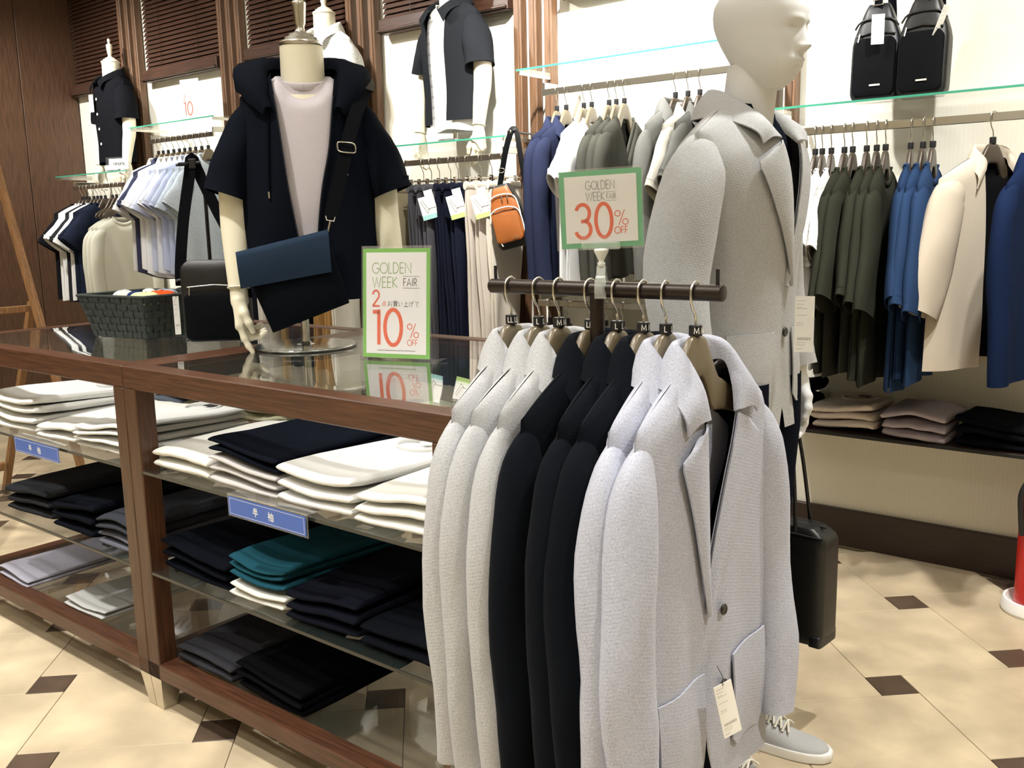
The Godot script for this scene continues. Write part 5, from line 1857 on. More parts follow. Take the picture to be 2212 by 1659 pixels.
# ------------------------------------------------------------------ things on the table top
func basket():
	var C := Vector3(-3.035, TTOP, -1.735)
	var t := thing("woven_basket", "dark green grey woven strap basket on the glass table", "basket", at3(C.x, C.y, C.z, 8))
	var H := 0.142
	# rounded-rectangle path, 40 steps round
	var at := func(k: float, y: float, out: float) -> Vector3:
		var f := y / H
		var hx := lerpf(0.135, 0.172, f)
		var hz := lerpf(0.110, 0.142, f)
		var u := fposmod(k, 44.0)
		# 12 straps on the long sides, 10 on the short ones
		var p: Vector3
		var n: Vector3
		if u < 12.0: p = Vector3(lerpf(-hx, hx, u / 12.0), y, hz); n = Vector3(0, 0, 1)
		elif u < 22.0: p = Vector3(hx, y, lerpf(hz, -hz, (u - 12.0) / 10.0)); n = Vector3(1, 0, 0)
		elif u < 34.0: p = Vector3(lerpf(hx, -hx, (u - 22.0) / 12.0), y, -hz); n = Vector3(0, 0, -1)
		else: p = Vector3(-hx, y, lerpf(-hz, hz, (u - 34.0) / 10.0)); n = Vector3(-1, 0, 0)
		return p + n * out
	var rows := 6
	for i in rows:
		var g := Geo.new()
		var P := []
		var y0 := H * (i + 0.10) / rows
		var y1 := H * (i + 0.90) / rows
		for yy in [y0, lerpf(y0, y1, 0.2), lerpf(y0, y1, 0.8), y1]:
			var r := PackedVector3Array()
			for k in 89:
				var kk := k / 2.0
				var wave: float = 0.0032 * cos(PI * kk) * (1.0 if i % 2 else -1.0)
				r.append(at.call(kk + 0.5, yy, wave + (0.0 if yy == y0 or yy == y1 else 0.0012)))
			P.append(r)
		g.sheet(P, 0.0016, false)
		part(t, "woven_band", g, M["strap_green"])
	for k in 44:
		var g := Geo.new()
		var P := []
		for j in 13:
			var y := H * j / 12.0
			var row := y / H * rows
			var wave := 0.0028 * cos(PI * row + PI * 0.5 + PI) * 0.0 + 0.0034 * (-1.0 if (int(row) + k) % 2 else 1.0) * sin(PI * fmod(row, 1.0))
			var r := PackedVector3Array()
			for q in [-0.38, -0.13, 0.13, 0.38]: r.append(at.call(k + 0.5 + q, y, wave * (1.0 - 0.5 * absf(q))))
			P.append(r)
		g.sheet(P, 0.0014, true)
		part(t, "upright_strap", g, M["strap_green"])
	var rim := Geo.new()
	var ring := []
	for k in 89: ring.append(at.call(k / 2.0, H, 0.0))
	rim.tube(ring, 0.005, 8, Vector3(0, 1, 0), false)
	part(t, "rim", rim, M["strap_green"])
	part(t, "bottom", boxg(Vector3(0, 0.004, 0), Vector3(0.25, 0.006, 0.20), 0.002), M["strap_green"])
	var items := [["c9ccd6", -0.09, 0.03, "pale blue rolled socks in the woven basket"], ["d9d6c8", -0.03, 0.05, "cream rolled socks in the woven basket"], ["24345c", 0.03, 0.04, "navy rolled socks in the woven basket"], ["d8562a", 0.085, -0.01, "orange rolled socks in the woven basket"], ["cfd6a8", 0.10, 0.06, "pale green rolled socks in the woven basket"], ["e6e4de", -0.06, -0.05, "white rolled socks in the woven basket"], ["9aa3b0", 0.03, -0.06, "grey rolled socks in the woven basket"]]
	for q in items:
		var g := Geo.new()
		var P := []
		for i in 15:
			var u := i / 14.0
			var r := PackedVector3Array()
			var rr := 0.030 * sqrt(maxf(0.0, 1.0 - pow(absf(2 * u - 1), 4.0))) + 0.001
			for j in 16:
				var a := TAU * j / 16
				r.append(Vector3(lerpf(-0.05, 0.05, u), sin(a) * rr * 0.9, cos(a) * rr * (1.0 + 0.08 * sin(a * 2))))
			P.append(r)
		g.grid(P, true)
		var s := thing("sock_roll", q[3], "socks", Transform3D(Basis(Vector3.UP, q[1] * 9.0), C + Vector3(q[1], 0.126, q[2])), "rolled socks in the basket")
		part(s, "roll", g, cloth(q[0], 0.9))
		g = Geo.new()
		g.tube([Vector3(-0.004, 0, 0), Vector3(0.004, 0, 0)], 0.0303, 16, Vector3.ZERO, false)
		part(s, "cuff", g, cloth(q[0], 0.85))
	part(t, "filler", boxg(Vector3(0, 0.055, 0), Vector3(0.24, 0.09, 0.19), 0.02), cloth("3a3f3d"))

func ribbon(path: Array, w: float, th: float, facing: Vector3) -> Geo:
	var g := Geo.new()
	var Q := []
	for i in 33:
		var p: Vector3 = cr(path, i / 32.0)
		var d: Vector3 = (cr(path, minf(1, i / 32.0 + 0.012)) - cr(path, maxf(0, i / 32.0 - 0.012))).normalized()
		var side := d.cross(facing).normalized() * w * 0.5
		Q.append(PackedVector3Array([p - side, p - side * 0.33, p + side * 0.33, p + side]))
	g.sheet(Q, th)
	return g

func soft_box(w: float, h: float, d: float, pw := 0.3, bulge := 0.012, top := 1.0) -> Geo:
	# bag body standing on y = 0
	var g := Geo.new()
	var P := []
	for i in 19:
		var v := 0.5 - 0.5 * cos(PI * i / 18.0)
		var edge := 1.0 - 0.16 * pow(maxf(0.0, 1.0 - v / 0.09), 2) - 0.22 * pow(maxf(0.0, (v - 0.88) / 0.12), 2)
		var ww := w * lerpf(1.0, top, smoothstep(0.55, 1.0, v)) * edge
		var dd := d * edge
		var r := PackedVector3Array()
		for j in 36:
			var a := TAU * j / 36
			var x := ww * 0.5 * signf(cos(a)) * pow(absf(cos(a)), pw)
			var z := dd * 0.5 * signf(sin(a)) * pow(absf(sin(a)), pw)
			if absf(z) > dd * 0.3: z += signf(z) * bulge * cos(x / ww * PI * 0.9) * sin(PI * v)
			r.append(Vector3(x, h * v, z))
		P.append(r)
	g.grid(P, true, true)
	g.fan(P[0])
	g.fan(P[18], true)
	return g

func black_shoulder_bag():
	var T := at3(-2.66, TTOP, -1.71, 46)
	var s := thing("bag_stand", "black bag display stand hidden behind the black shoulder bag", "display stand", T)
	var g := Geo.new()
	g.tube([Vector3(0.02, 0.006, -0.085), Vector3(0.02, 0.53, -0.085), Vector3(0.012, 0.556, -0.07), Vector3(0.0, 0.556, 0.0), Vector3(-0.03, 0.552, 0.03)], 0.006, 10)
	part(s, "pole", g, M["black_plastic"])
	part(s, "base", boxg(Vector3(0.02, 0.004, -0.085), Vector3(0.16, 0.008, 0.12), 0.002), M["black_plastic"])
	g = Geo.new()
	g.tube([Vector3(-0.045, 0.552, 0.0), Vector3(0.03, 0.560, 0.0)], 0.0045, 8)
	part(s, "arm", g, M["black_plastic"])
	part(s, "hook_block", boxg(Vector3(0.004, 0.556, 0.0), Vector3(0.022, 0.03, 0.02), 0.003), M["black_plastic"])
	var t := thing("shoulder_bag", "black nylon shoulder bag with front zip beside the basket", "bag", T)
	part(t, "body", soft_box(0.21, 0.255, 0.075, 0.3, 0.012), M["leather"], at3(0.05, 0.004, 0.0))
	part(t, "front_pocket", soft_box(0.185, 0.15, 0.03, 0.3, 0.01), M["nylon"], at3(0.05, 0.012, 0.046))
	g = Geo.new()
	g.tube([Vector3(-0.03, 0.178, 0.052), Vector3(0.05, 0.184, 0.056), Vector3(0.13, 0.178, 0.052)], 0.0022, 6)
	part(t, "zip", g, M["nickel"])
	g = Geo.new()
	g.tube([Vector3(-0.022, 0.178, 0.056), Vector3(-0.024, 0.15, 0.058)], 0.0025, 6)
	part(t, "zip_pull", g, M["nickel"])
	part(t, "strap", ribbon([Vector3(-0.058, 0.18, 0.0), Vector3(-0.055, 0.24, 0.004), Vector3(-0.035, 0.38, 0.006), Vector3(-0.006, 0.52, 0.006), Vector3(0.004, 0.574, 0.0), Vector3(0.022, 0.52, -0.012), Vector3(0.07, 0.40, -0.018), Vector3(0.13, 0.27, -0.014), Vector3(0.155, 0.18, 0.0)], 0.034, 0.0025, Vector3(0.15, 0, 1)), M["webbing"])
	g = Geo.new()
	var ring := []
	for k in 17: ring.append(Vector3(0.150 + 0.022 * signf(cos(TAU * k / 16.0)) * pow(absf(cos(TAU * k / 16.0)), 0.4), 0.178 + 0.010 * signf(sin(TAU * k / 16.0)) * pow(absf(sin(TAU * k / 16.0)), 0.4), 0.012))
	g.tube(ring, 0.0018, 6, Vector3.ZERO, false)
	part(t, "slider_buckle", g, M["chrome"])
	for y in [0.170, 0.196]:
		g = Geo.new()
		g.tube([Vector3(-0.072, y, 0.006), Vector3(-0.060, y + 0.004, 0.010), Vector3(-0.050, y, 0.008)], 0.004, 8)
		part(t, "strap_clasp", g, M["gunmetal"])
	price_tag("narrow white price tag hanging from the black shoulder bag", Transform3D(Basis(Vector3.UP, deg_to_rad(70)), T * Vector3(-0.072, 0.150, 0.030)), 0.018, 0.120, true)

func big_sale_stand():
	var t := thing("sale_stand", "green bordered 10 percent sale sign in a clear stand", "sign", Transform3D(Basis(Vector3.UP, deg_to_rad(16)) * Basis(Vector3.RIGHT, deg_to_rad(-5)), Vector3(-1.836, TTOP + 0.003, -1.758)))
	var w := 0.205
	var h := 0.292
	sale_sheet(t, w, h, 0.0105, M["sign_green"], M["sign_paper"])
	part(t, "front_sheet", boxg(Vector3(0, h * 0.5 + 0.003, 0.003), Vector3(w + 0.006, h + 0.008, 0.0016)), M["acrylic"])
	part(t, "back_sheet", boxg(Vector3(0, h * 0.5 + 0.003, -0.003), Vector3(w + 0.006, h + 0.008, 0.0016)), M["acrylic"])
	part(t, "foot_sheet", boxg(Vector3(0.006, -0.001, -0.03), Vector3(w + 0.03, 0.002, 0.075)), M["acrylic"])
	sale_print(t, 1.0, 0.0012)

func sale_print(t: Node, k: float, z: float):
	var g := Geo.new()
	letter(g, "GOLDEN", Vector2(-0.073, 0.226) * k, 0.028 * k, 0.0022 * k, z, 0.06, 0.83)
	letter(g, "WEEK", Vector2(-0.073, 0.188) * k, 0.028 * k, 0.0022 * k, z, 0.06, 0.83)
	part(t, "green_lettering", g, M["ink_green"])
	g = Geo.new()
	letter(g, "FAIR", Vector2(0.0225, 0.192) * k, 0.020 * k, 0.0017 * k, z, 0.10, 0.78)
	g.ink([p2([0.022, 0.218, 0.072, 0.218]), p2([0.022, 0.187, 0.072, 0.187])], 0.0009 * k, z, Vector2.ZERO, k)
	letter(g, "お買い上げで", Vector2(-0.026, 0.137) * k, 0.0155 * k, 0.0012 * k, z, 0.06)
	for i in 26:
		g.ink([[Vector2(-0.056 + i * 0.0045, 0), Vector2(-0.056 + i * 0.0045 + 0.0028, 0)]], 0.0022 * k, z, Vector2(0, 0.0195 * k), k)
	part(t, "black_lettering", g, M["ink_black"])
	g = Geo.new()
	letter(g, "2", Vector2(-0.073, 0.137) * k, 0.043 * k, 0.0052 * k, z, 0.0, 0.9)
	letter(g, "点", Vector2(-0.0445, 0.137) * k, 0.016 * k, 0.0013 * k, z)
	letter(g, "%", Vector2(0.034, 0.055) * k, 0.038 * k, 0.0024 * k, z)
	letter(g, "OFF", Vector2(0.035, 0.034) * k, 0.0155 * k, 0.0018 * k, z, 0.08, 0.88)
	part(t, "red_lettering", g, M["ink_red"])
	g = Geo.new()
	letter(g, "1", Vector2(-0.073, 0.034) * k, 0.095 * k, 0.0105 * k, z, 0.0, 0.9)
	letter(g, "0", Vector2(-0.038, 0.034) * k, 0.095 * k, 0.0110 * k, z, 0.0, 0.92)
	part(t, "orange_numerals", g, M["ink_orange"])

# ------------------------------------------------------------------ on the wall shelves
func sling_bag(x: float, z: float, label: String, m, front, turn: float, lean: float, brown: bool):
	var t := thing("sling_bag", label, "sling bag", Transform3D(Basis(Vector3.UP, deg_to_rad(turn)) * Basis(Vector3.RIGHT, deg_to_rad(lean)), Vector3(x, 1.7435, z)), "black sling bags on the glass shelf")
	part(t, "body", soft_box(0.168, 0.335, 0.075, 0.34, 0.012, 0.55), m)
	part(t, "front_pocket", soft_box(0.142, 0.20, 0.028, 0.25, 0.008), front, at3(0, 0.012, 0.044))
	var g := Geo.new()
	g.tube([Vector3(-0.066, 0.222, 0.046), Vector3(0, 0.232, 0.054), Vector3(0.066, 0.222, 0.046)], 0.003, 6)
	part(t, "pocket_zip", g, M["gunmetal"])
	g = Geo.new()
	g.tube(bez([Vector3(-0.074, 0.25, 0.036), Vector3(-0.045, 0.276, 0.045), Vector3(0.045, 0.276, 0.045), Vector3(0.074, 0.25, 0.036)], 14), 0.0035, 6)
	part(t, "main_zip", g, M["gunmetal"])
	g = Geo.new()
	g.tube([Vector3(-0.052, 0.228, 0.054), Vector3(-0.056, 0.198, 0.060)], 0.003, 6)
	part(t, "zip_pull", g, M["chrome"])
	part(t, "metal_plate", boxg(Vector3(0.01, 0.045, 0.0645), Vector3(0.036, 0.006, 0.0015)), M["chrome"])
	part(t, "strap", ribbon([Vector3(0, 0.30, 0.03), Vector3(0, 0.335, 0.038), Vector3(0.0, 0.38, 0.03), Vector3(0.015, 0.41, 0.0), Vector3(0.03, 0.36, -0.035), Vector3(0.04, 0.2, -0.045)], 0.03, 0.003, Vector3(1, 0.1, 0.3).cross(Vector3.UP)), M["webbing"])
	g = Geo.new()
	var ring := []
	for k in 17: ring.append(Vector3(0.019 * signf(cos(TAU * k / 16.0)) * pow(absf(cos(TAU * k / 16.0)), 0.4), 0.336 + 0.009 * signf(sin(TAU * k / 16.0)) * pow(absf(sin(TAU * k / 16.0)), 0.4), 0.042))
	g.tube(ring, 0.0022, 6, Vector3.ZERO, false)
	part(t, "strap_ring", g, M["chrome"])

func tan_sling():
	var t := thing("tan_sling_bag", "tan orange sling bag with white zips hanging on the wall post", "sling bag", Transform3D(Basis(Vector3.UP, deg_to_rad(22)) * Basis(Vector3.FORWARD, deg_to_rad(-13)), Vector3(-2.712, 1.232, -3.375)))
	part(t, "body", soft_box(0.150, 0.285, 0.07, 0.36, 0.012, 0.6), M["leather"])
	part(t, "front_panel", soft_box(0.128, 0.150, 0.03, 0.3, 0.008), M["tan_leather"], at3(-0.004, 0.028, 0.036))
	part(t, "upper_panel", soft_box(0.136, 0.235, 0.05, 0.4, 0.010, 0.6), M["tan_leather"], at3(0, 0.040, 0.018))
	for q in [[0.180, 0.062, 0.050], [0.238, 0.058, 0.042]]:
		var g := Geo.new()
		g.tube(bez([Vector3(-q[1], q[0] - 0.014, q[2]), Vector3(-q[1] * 0.5, q[0], q[2] + 0.012), Vector3(q[1] * 0.5, q[0] - 0.002, q[2] + 0.012), Vector3(q[1] + 0.004, q[0] - 0.03, q[2] - 0.002), Vector3(q[1] + 0.008, q[0] - 0.12, q[2] - 0.012)], 22), 0.0032, 6)
		part(t, "white_zip", g, M["white"])
	var g := Geo.new()
	g.tube([Vector3(-0.062, 0.125, 0.044), Vector3(-0.058, 0.05, 0.048), Vector3(-0.045, 0.015, 0.044)], 0.0026, 6)
	part(t, "side_zip", g, M["white"])
	for x in [0.004, 0.030]:
		g = Geo.new()
		g.tube([Vector3(x, 0.236, 0.056), Vector3(x + 0.002, 0.212, 0.062)], 0.0028, 6)
		part(t, "zip_pull", g, M["chrome"])
	part(t, "metal_plate", boxg(Vector3(0.028, 0.042, 0.0575), Vector3(0.028, 0.004, 0.001)), M["chrome"])
	part(t, "strap", ribbon([Vector3(-0.012, 0.27, 0.0), Vector3(0.02, 0.34, 0.004), Vector3(0.062, 0.43, 0.004), Vector3(0.100, 0.498, -0.005), Vector3(0.116, 0.508, -0.015), Vector3(0.122, 0.49, -0.02), Vector3(0.112, 0.36, -0.02), Vector3(0.098, 0.15, -0.02), Vector3(0.085, 0.03, -0.01)], 0.028, 0.003, Vector3(0.9, 0.2, 0.6)), M["leather"])
	g = Geo.new()
	var ring := []
	for k in 13: ring.append(Vector3(0.020 + 0.014 * cos(TAU * k / 12.0), 0.345 + 0.010 * sin(TAU * k / 12.0), 0.012))
	g.tube(ring, 0.002, 6, Vector3.ZERO, false)
	part(t, "strap_ring", g, M["chrome"])
	var h := thing("wall_hook", "small round metal hook carrying the tan sling bag", "hook", at3(-2.735, 1.740, -3.70))
	g = Geo.new()
	g.tube([Vector3(0, 0, 0), Vector3(0, 0, 0.325)], 0.005, 10)
	part(h, "pin", g, M["gunmetal"])
	g = Geo.new()
	g.xf = Transform3D(Basis(Vector3.RIGHT, PI / 2), Vector3(0, 0, 0.325))
	g.lathe([Vector2(0.0005, 0), Vector2(0.011, 0.0), Vector2(0.011, 0.006), Vector2(0.0005, 0.007)], 16)
	part(h, "knob", g, M["nickel"])

func wall_signs():
	var t := thing("sale_poster", "small 10 percent sale poster standing on the high glass shelf", "sign", at3(-5.395, 2.0195, -3.50, 10))
	part(t, "paper", boxg(Vector3(0, 0.122, 0), Vector3(0.16, 0.243, 0.001)), M["sign_paper"])
	part(t, "clear_sheet", boxg(Vector3(0, 0.115, 0.003), Vector3(0.168, 0.255, 0.001)), M["acrylic"])
	sale_print(t, 0.83, 0.0008)
	t = thing("name_plate", "clear block sign lettered renoma on the shelf by the wood wall", "sign", at3(-6.265, 1.7495, -3.47, 18))
	part(t, "block", boxg(Vector3(0, 0.045, 0), Vector3(0.20, 0.09, 0.022)), M["acrylic"])
	part(t, "card", boxg(Vector3(0, 0.045, 0.0), Vector3(0.165, 0.07, 0.001)), M["sign_paper"])
	var g := Geo.new()
	letter(g, "renoma", Vector2(-0.045, 0.035), 0.027, 0.005, 0.0008, 0.05, 0.9)
	part(t, "lettering", g, M["ink_black"])

# ------------------------------------------------------------------ clothes on the wall rails
func trousers(x: float, y: float, z: float, hex: String, label: String, turn: float, tag_c: String):
	x *= WALL_RAIL / -3.5
	z = WALL_RAIL
	var group := "trousers on the flat wall rail"
	var t := thing("clip_hanger", "chrome clip hanger of the " + label, "hanger", at3(x, y, z, turn), "chrome trouser hangers")
	part(t, "hook", hanger_meshes(1.3)["hook"], M["chrome"])
	var g := Geo.new()
	g.tube([Vector3(-0.115, -0.095, 0), Vector3(0.115, -0.095, 0)], 0.003, 8)
	part(t, "bar", g, M["chrome"])
	for s in [-1.0, 1.0]: part(t, "clip", boxg(Vector3(s * 0.085, -0.108, 0), Vector3(0.014, 0.045, 0.016), 0.002), M["chrome"])
	t = thing("trousers", label, "trousers", at3(x, y - 0.112, z, turn), group)
	var m = cloth(hex, 0.9)
	var key := "trousers%d" % (used["trousers"] % 3)
	if not cache.has(key):
		var sd: int = used["trousers"] % 3
		g = Geo.new()
		for s in [-1.0, 1.0]:
			var P := []
			for i in 25:
				var v := i / 24.0
				var r := PackedVector3Array()
				var w: float = cr([0.110, 0.118, 0.112, 0.100, 0.092, 0.088, 0.085], v)
				var th: float = cr([0.006, 0.012, 0.016, 0.016, 0.014, 0.013, 0.012], v)
				for j in 22:
					var a := TAU * j / 22
					var xx := w * cos(a)
					var zz: float = th * signf(sin(a)) * pow(absf(sin(a)), 0.7) + s * 0.012 * minf(1.0, v * 5.0)
					zz += (0.010 * sin(xx * 40.0 + sd * 2.0 + v * 3.0) + 0.010 * fn.get_noise_3d(xx * 400.0, v * 160.0, sd * 60.0 + s * 20.0)) * minf(1.0, v * 2.0)
					r.append(Vector3(xx + 0.012 * sin(v * 4.0 + sd), -0.98 * v, zz))
				P.append(r)
			g.grid(P, true)
		cache[key] = g.mesh()
		g = Geo.new()
		g.tube([Vector3(-0.112, -0.018, 0), Vector3(0.0, -0.020, 0.0), Vector3(0.112, -0.018, 0)], [Vector2(0.012, 0.020), Vector2(0.016, 0.020), Vector2(0.012, 0.020)], 12, Vector3(0, 1, 0))
		cache["waistband"] = g.mesh()
	part(t, "legs", cache[key], m)
	part(t, "waistband", cache["waistband"], m)
	if tag_c != "":
		var c := thing("swing_tag", "printed %s swing tag on the %s" % [tag_c, label.split(" pair")[0]], "swing tag", Transform3D(Basis(Vector3.UP, deg_to_rad(turn - 55)) * Basis(Vector3.FORWARD, deg_to_rad(-14)), Vector3(x + 0.035, y - 0.205, z + 0.13)), "swing tags on the trousers")
		part(c, "card", boxg(Vector3(0, -0.02, 0), Vector3(0.078, 0.11, 0.0008), 0.0), M["paper"])
		part(c, "colour_band", boxg(Vector3(0, -0.064, 0.0006), Vector3(0.078, 0.022, 0.0006)), M["tag_" + tag_c])
		part(c, "white_label", boxg(Vector3(0.018, 0.018, 0.003), Vector3(0.042, 0.085, 0.0008)), M["white"])
		g = Geo.new()
		g.ink([p2([-0.03, 0.015, -0.01, -0.045, 0.012, -0.02]), p2([-0.022, 0.02, 0.0, -0.03])], 0.003, 0.0008)
		part(c, "print", g, M["print_grey"])

func wall_clothes():
	var K = M["hanger"]
	var D = M["hanger_dark"]
	# right bay
	var y := 1.648
	hang_top("t_shirt", "tee1", cloth("24262a"), -1.469, y, "dark grey tee beside the mannequin's lapel", "t-shirt", "tops on the right wall rail", 97)
	for i in 3: hang_top("t_shirt", "tee%d" % (2 + i), M["pale_stripe"], [-1.385, -1.359, -1.325][i], y, "white striped tee, %s of three beside the olive shirts" % ["farthest", "middle", "nearest"][i], "t-shirt", "tops on the right wall rail", 97)
	for i in 5: hang_top("overshirt", "big%d" % i, cloth("33342c"), [-1.277, -1.247, -1.197, -1.162, -1.131][i], y, "dark olive wide shirt, %s of five on the rail" % ["first", "second", "third", "fourth", "fifth"][i], "shirt", "tops on the right wall rail", 97)
	for i in 3: hang_top("overshirt", "big%d" % (5 + i), cloth("2b3f60"), [-1.046, -1.005, -0.973][i], y, "denim blue wide shirt, %s of the three blue ones" % ["first", "second", "third"][i], "shirt", "tops on the right wall rail", 97)
	hang_top("overshirt", "over1", cloth("cbbfae"), -0.785, y, "beige open overshirt over a black top", "overshirt", "tops on the right wall rail", 64, null, -3.5, 0.122, cloth("121214"))
	hang_top("sweatshirt", "long2", cloth("1a2746"), -0.645, y, "royal navy sweatshirt at the photo's right edge", "sweatshirt", "tops on the right wall rail", 84, null, -3.42, 0.16)
	# bright middle bay
	y = 1.905
	for i in 2: hang_top("navy_jacket", "long%d" % i, cloth("2b3047"), [-2.564, -2.514][i], y, "navy soft jacket, %s on the bright bay rail" % ["farther", "nearer"][i], "jacket", "tops on the bright bay rail", 95, K)
	for i in 2: hang_top("t_shirt", "tee%d" % (5 + i), cloth("eeeeee"), [-2.42, -2.379][i], y, "plain white tee, %s of two on the bright bay rail" % ["farther", "nearer"][i], "t-shirt", "tops on the bright bay rail", 95, K)
	for i in 3: hang_top("v_neck_sweater", "vee%d" % i, cloth("45453f"), [-2.29, -2.254, -2.214][i], y, "charcoal v-neck sweater, %s of three in the bright bay" % ["farthest", "middle", "nearest"][i], "sweater", "tops on the bright bay rail", 95, K)
	var gj := thing("grey_blazer", "mid grey blazer over a white shirt in the bright bay", "jacket", at3(-1.952, y - 0.12, WALL_RAIL, 86), "tops on the bright bay rail")
	hanger(-1.952, y + 0.002, WALL_RAIL, 86, 1.3, "dark hanger of the mid grey blazer", "contoured hangers on the wall rails", D)
	jacket_parts(gj, "hung9", cloth("6f6f6c", 0.92, "heather", 7.0), cloth("efefec"), M["horn"])
	hang_top("shirt", "shirt4", cloth("b7b4aa"), -1.915, y, "pale taupe shirt behind the mannequin's neck", "shirt", "tops on the bright bay rail", 95)
	hang_top("shirt", "shirt5", cloth("5a5a57"), -1.862, y, "grey shirt nearest the mannequin's back", "shirt", "tops on the bright bay rail", 95)
	for i in 6: hang_top("dark_jacket", "long%d" % (3 + i % 3), cloth("14161d"), [-2.62, -2.57, -2.52, -2.36, -2.31, -2.225][i], 0.975, "black jacket on the low rail, %s from the post" % ["first", "second", "third", "fourth", "fifth", "sixth"][i], "jacket", "dark jackets on the low rail")
	# trousers bay
	y = 1.646
	var tr := [[-3.63, "8f8669", "khaki", ""], [-3.52, "978c72", "khaki", ""], [-3.40, "4d4c51", "grey", ""], [-3.345, "4f4e54", "grey", ""], [-3.29, "515056", "grey", "blue"], [-3.215, "1b1e2c", "navy", ""], [-3.165, "1a1d2a", "navy", ""], [-3.105, "1c1f2e", "navy", "green"], [-3.02, "c9bfb4", "stone", ""], [-2.95, "c7bdb2", "stone", "green"], [-2.88, "d0c7ba", "stone", ""]]
	for i in tr.size():
		trousers(tr[i][0], y, -3.5, tr[i][1], "%s trousers, %s pair from the left end of the rail" % [tr[i][2], ["first", "second", "third", "fourth", "fifth", "sixth", "seventh", "eighth", "ninth", "tenth", "eleventh"][i]], 88, tr[i][3])
	var t2 := [[-4.85, "20232c", "black"], [-4.70, "d9d8d2", "white"], [-4.60, "b9b7b0", "grey"], [-4.48, "a58a5f", "tan"], [-4.40, "232734", "black"], [-4.30, "1b1e29", "black"], [-4.19, "b08a55", "tan"], [-4.10, "b58f5c", "tan"], [-4.03, "ecebe4", "white"]]
	for i in t2.size():
		trousers(t2[i][0], y, -3.5, t2[i][1], "%s trousers behind the hooded mannequin, %s along" % [t2[i][2], ["first", "second", "third", "fourth", "fifth", "sixth", "seventh", "eighth", "ninth"][i]], 88, "")
	# pale shirts bay
	y = 1.911
	var S := [["e9e9ea", "white"], ["3c3f55", "slate"], ["ececee", "white"], ["eef0f4", "white"], ["c9d0e8", "pale blue"], ["e6e8f0", "white"], ["c5cde6", "pale blue"], ["b9c4df", "blue"], ["F", "blue print"], ["F", "blue print"]]
	for i in 10:
		var m = M["blue_print"] if S[i][0] == "F" else cloth(S[i][0])
		hang_top("shirt", "shirt%d" % (i % 4), m, [-5.806, -5.75, -5.69, -5.625, -5.56, -5.50, -5.44, -5.378, -5.31, -5.24][i], y, "%s short sleeved shirt, %s along the high left rail" % [S[i][1], ["first", "second", "third", "fourth", "fifth", "sixth", "seventh", "eighth", "ninth", "tenth"][i]], "shirt", "shirts on the high left rail", 90, K)
	# tees by the wood wall
	y = 1.654
	var L := [["1b1c20", "black", "tee"], ["e9e9e9", "white", "tee"], ["ececec", "white", "tee"], ["2b2c30", "charcoal", "tee"], ["e8e8e8", "white", "tee"], ["1f2433", "navy", "tee"], ["202636", "navy", "tee"], ["b6b4a6", "stone knit", "knit"], ["b9b7a9", "stone knit", "knit"], ["bcbaac", "stone knit", "knit"]]
	for i in 10:
		hang_top("knit_cardigan" if L[i][2] == "knit" else "t_shirt", "%s%d" % [L[i][2], i % 4], cloth(L[i][0]), [-6.87, -6.82, -6.77, -6.70, -6.65, -6.60, -6.54, -6.44, -6.385, -6.33, -6.26][i], y, "%s top, %s along the rail by the wood wall" % [L[i][1], ["first", "second", "third", "fourth", "fifth", "sixth", "seventh", "eighth", "ninth", "tenth", "eleventh"][i]], "sweater" if L[i][2] == "knit" else "t-shirt", "tops on the rail by the wood wall", 90, null, -3.5, 0.122 + (0.10 if L[i][2] == "knit" else 0.0))

